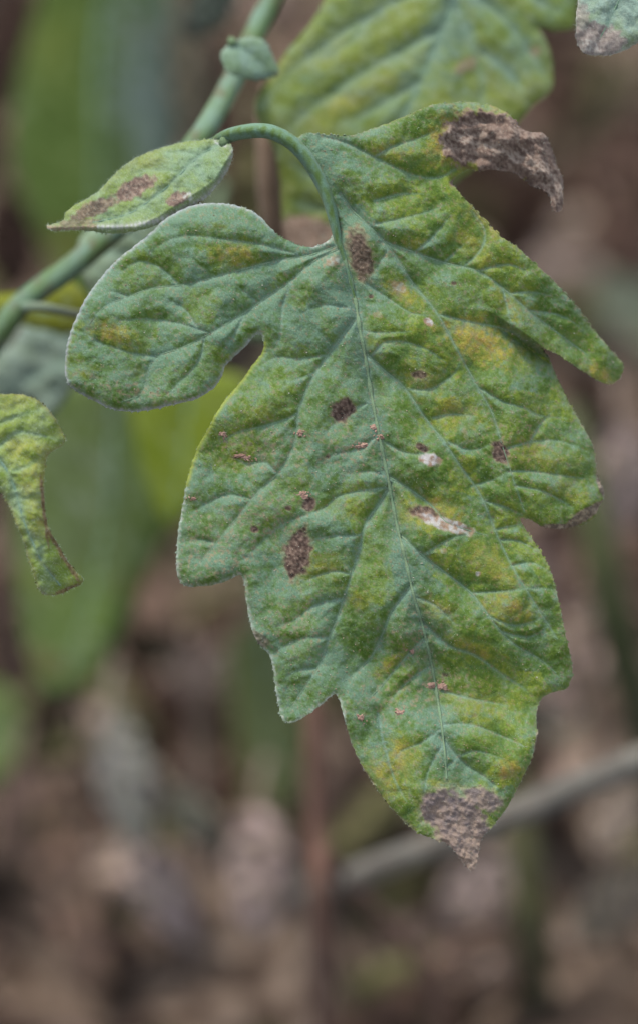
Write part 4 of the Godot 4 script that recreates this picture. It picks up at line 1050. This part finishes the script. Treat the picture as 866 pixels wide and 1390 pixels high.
	var rows := [
		["grey dry leaf drooping at the lower left, tallest of the blurred dry leaves", 165, 1060, 0.2, 200, 84, 186.0, 10.0, grey],
		["pinkish grey dry leaf below the tall grey one at the bottom left", 212, 1215, 0.21, 190, 76, 205.0, 15.0, mauve],
		["pale tilted dry leaf scrap at the bottom between grey leaves", 262, 1112, 0.2, 110, 58, 215.0, -10.0, tint(150, 146, 130)],
		["pale pink oval dry leaf left of the reddish upright stem", 348, 1190, 0.21, 200, 105, 176.0, 5.0, pink],
		["pinkish dry leaf below the dead tip of the big leaf", 652, 1205, 0.24, 130, 90, 120.0, 20.0, mauve],
		["mauve dry leaf right of the lower right lobe", 716, 800, 0.24, 160, 112, 172.0, 0.0, tint(160, 136, 128)],
		["light mauve dry leaf at the right above the teal leaf", 786, 895, 0.22, 190, 110, 160.0, 10.0, tint(184, 162, 150)],
		["pale pink dry leaf at the right border beside the brown lobe rim", 852, 650, 0.22, 170, 88, 186.0, 0.0, pink],
		["small pale dry leaf at the right border above the stick", 838, 1115, 0.22, 110, 76, 150.0, 12.0, tint(176, 158, 144)],
		["greyish dry leaf in the lower right corner", 840, 1225, 0.22, 150, 96, 140.0, 20.0, tint(126, 116, 106)],
		["pinkish brown dry leaf at the left border under the curled leaf", 18, 860, 0.18, 180, 70, 190.0, 0.0, tint(128, 106, 96)],
		["pale dry leaf at the left border below the light green sliver", 20, 1100, 0.22, 150, 60, 170.0, 12.0, tint(130, 108, 98)],
		["brown dry leaf behind the small left lobe notch", 300, 880, 0.3, 150, 80, 165.0, 14.0, brown],
		["brown dry leaf under the broad green leaf", 215, 960, 0.28, 150, 80, 220.0, 14.0, brown],
		["brown dry leaf right of the withered lobe at the upper right", 838, 230, 0.3, 160, 100, 160.0, 8.0, tint(112, 90, 80)],
		["pinkish brown dry leaf at the right border above the grey green leaf", 850, 330, 0.28, 110, 90, 200.0, 8.0, tint(116, 92, 82)],
		["dark brown dry leaf below the withered lobe", 705, 300, 0.3, 150, 80, 150.0, 14.0, darkb],
		["dark brown dry leaf in the gap under the right lobe", 800, 560, 0.3, 140, 70, 190.0, 14.0, darkb],
		["tan dry leaf behind the stick left of the dead tip", 500, 1120, 0.26, 130, 76, 230.0, 18.0, tint(110, 96, 86)],
		["mauve dry leaf at the bottom under the side stem", 560, 1290, 0.24, 150, 90, 110.0, 20.0, tint(130, 112, 104)],
		["rusty dry leaf at the bottom left of the reddish stem", 300, 1300, 0.26, 150, 70, 70.0, 20.0, tint(122, 100, 90)],
		["brown dry leaf at the left border above the side shoot", 15, 330, 0.26, 150, 90, 185.0, 10.0, tint(74, 58, 52)],
		["brown dry leaf in the upper left corner", 15, 60, 0.26, 190, 90, 175.0, 10.0, tint(96, 76, 68)],
		["grey brown dry leaf between the grey leaf half and the stalk", 262, 110, 0.2, 200, 66, 188.0, 0.0, tint(118, 110, 94)],
		["olive brown dry leaf seen through the gap beside the petiole", 350, 260, 0.16, 160, 80, 186.0, 0.0, tint(120, 112, 80)],
		["grey green dry leaf above the tiny leaflet at the top", 290, 10, 0.12, 120, 60, 150.0, 0.0, tint(122, 130, 118)],
		["brown dry leaf at the far lower middle behind the stick", 590, 1150, 0.3, 120, 80, 200.0, 14.0, darkb],
		["brown dry leaf right of the bottom olive stem", 780, 1180, 0.28, 140, 70, 165.0, 16.0, tint(92, 74, 64)],
		["tan dry leaf left of the reddish upright stem low down", 130, 1290, 0.24, 160, 70, 250.0, 18.0, tint(104, 84, 76)],
	]
	var k := 0
	for a in rows:
		k += 1
		far_leaf("dry_leaf", a[0], a[1], a[2], a[3], a[4], a[5], a[6], a[7], a[8], 1000 + k * 7, 0.5 + 0.12 * (k % 5), 0.1 + 0.03 * (k % 4), 0.3 + 0.2 * (k % 3), d, (k * 37) % 40 - 20.0)
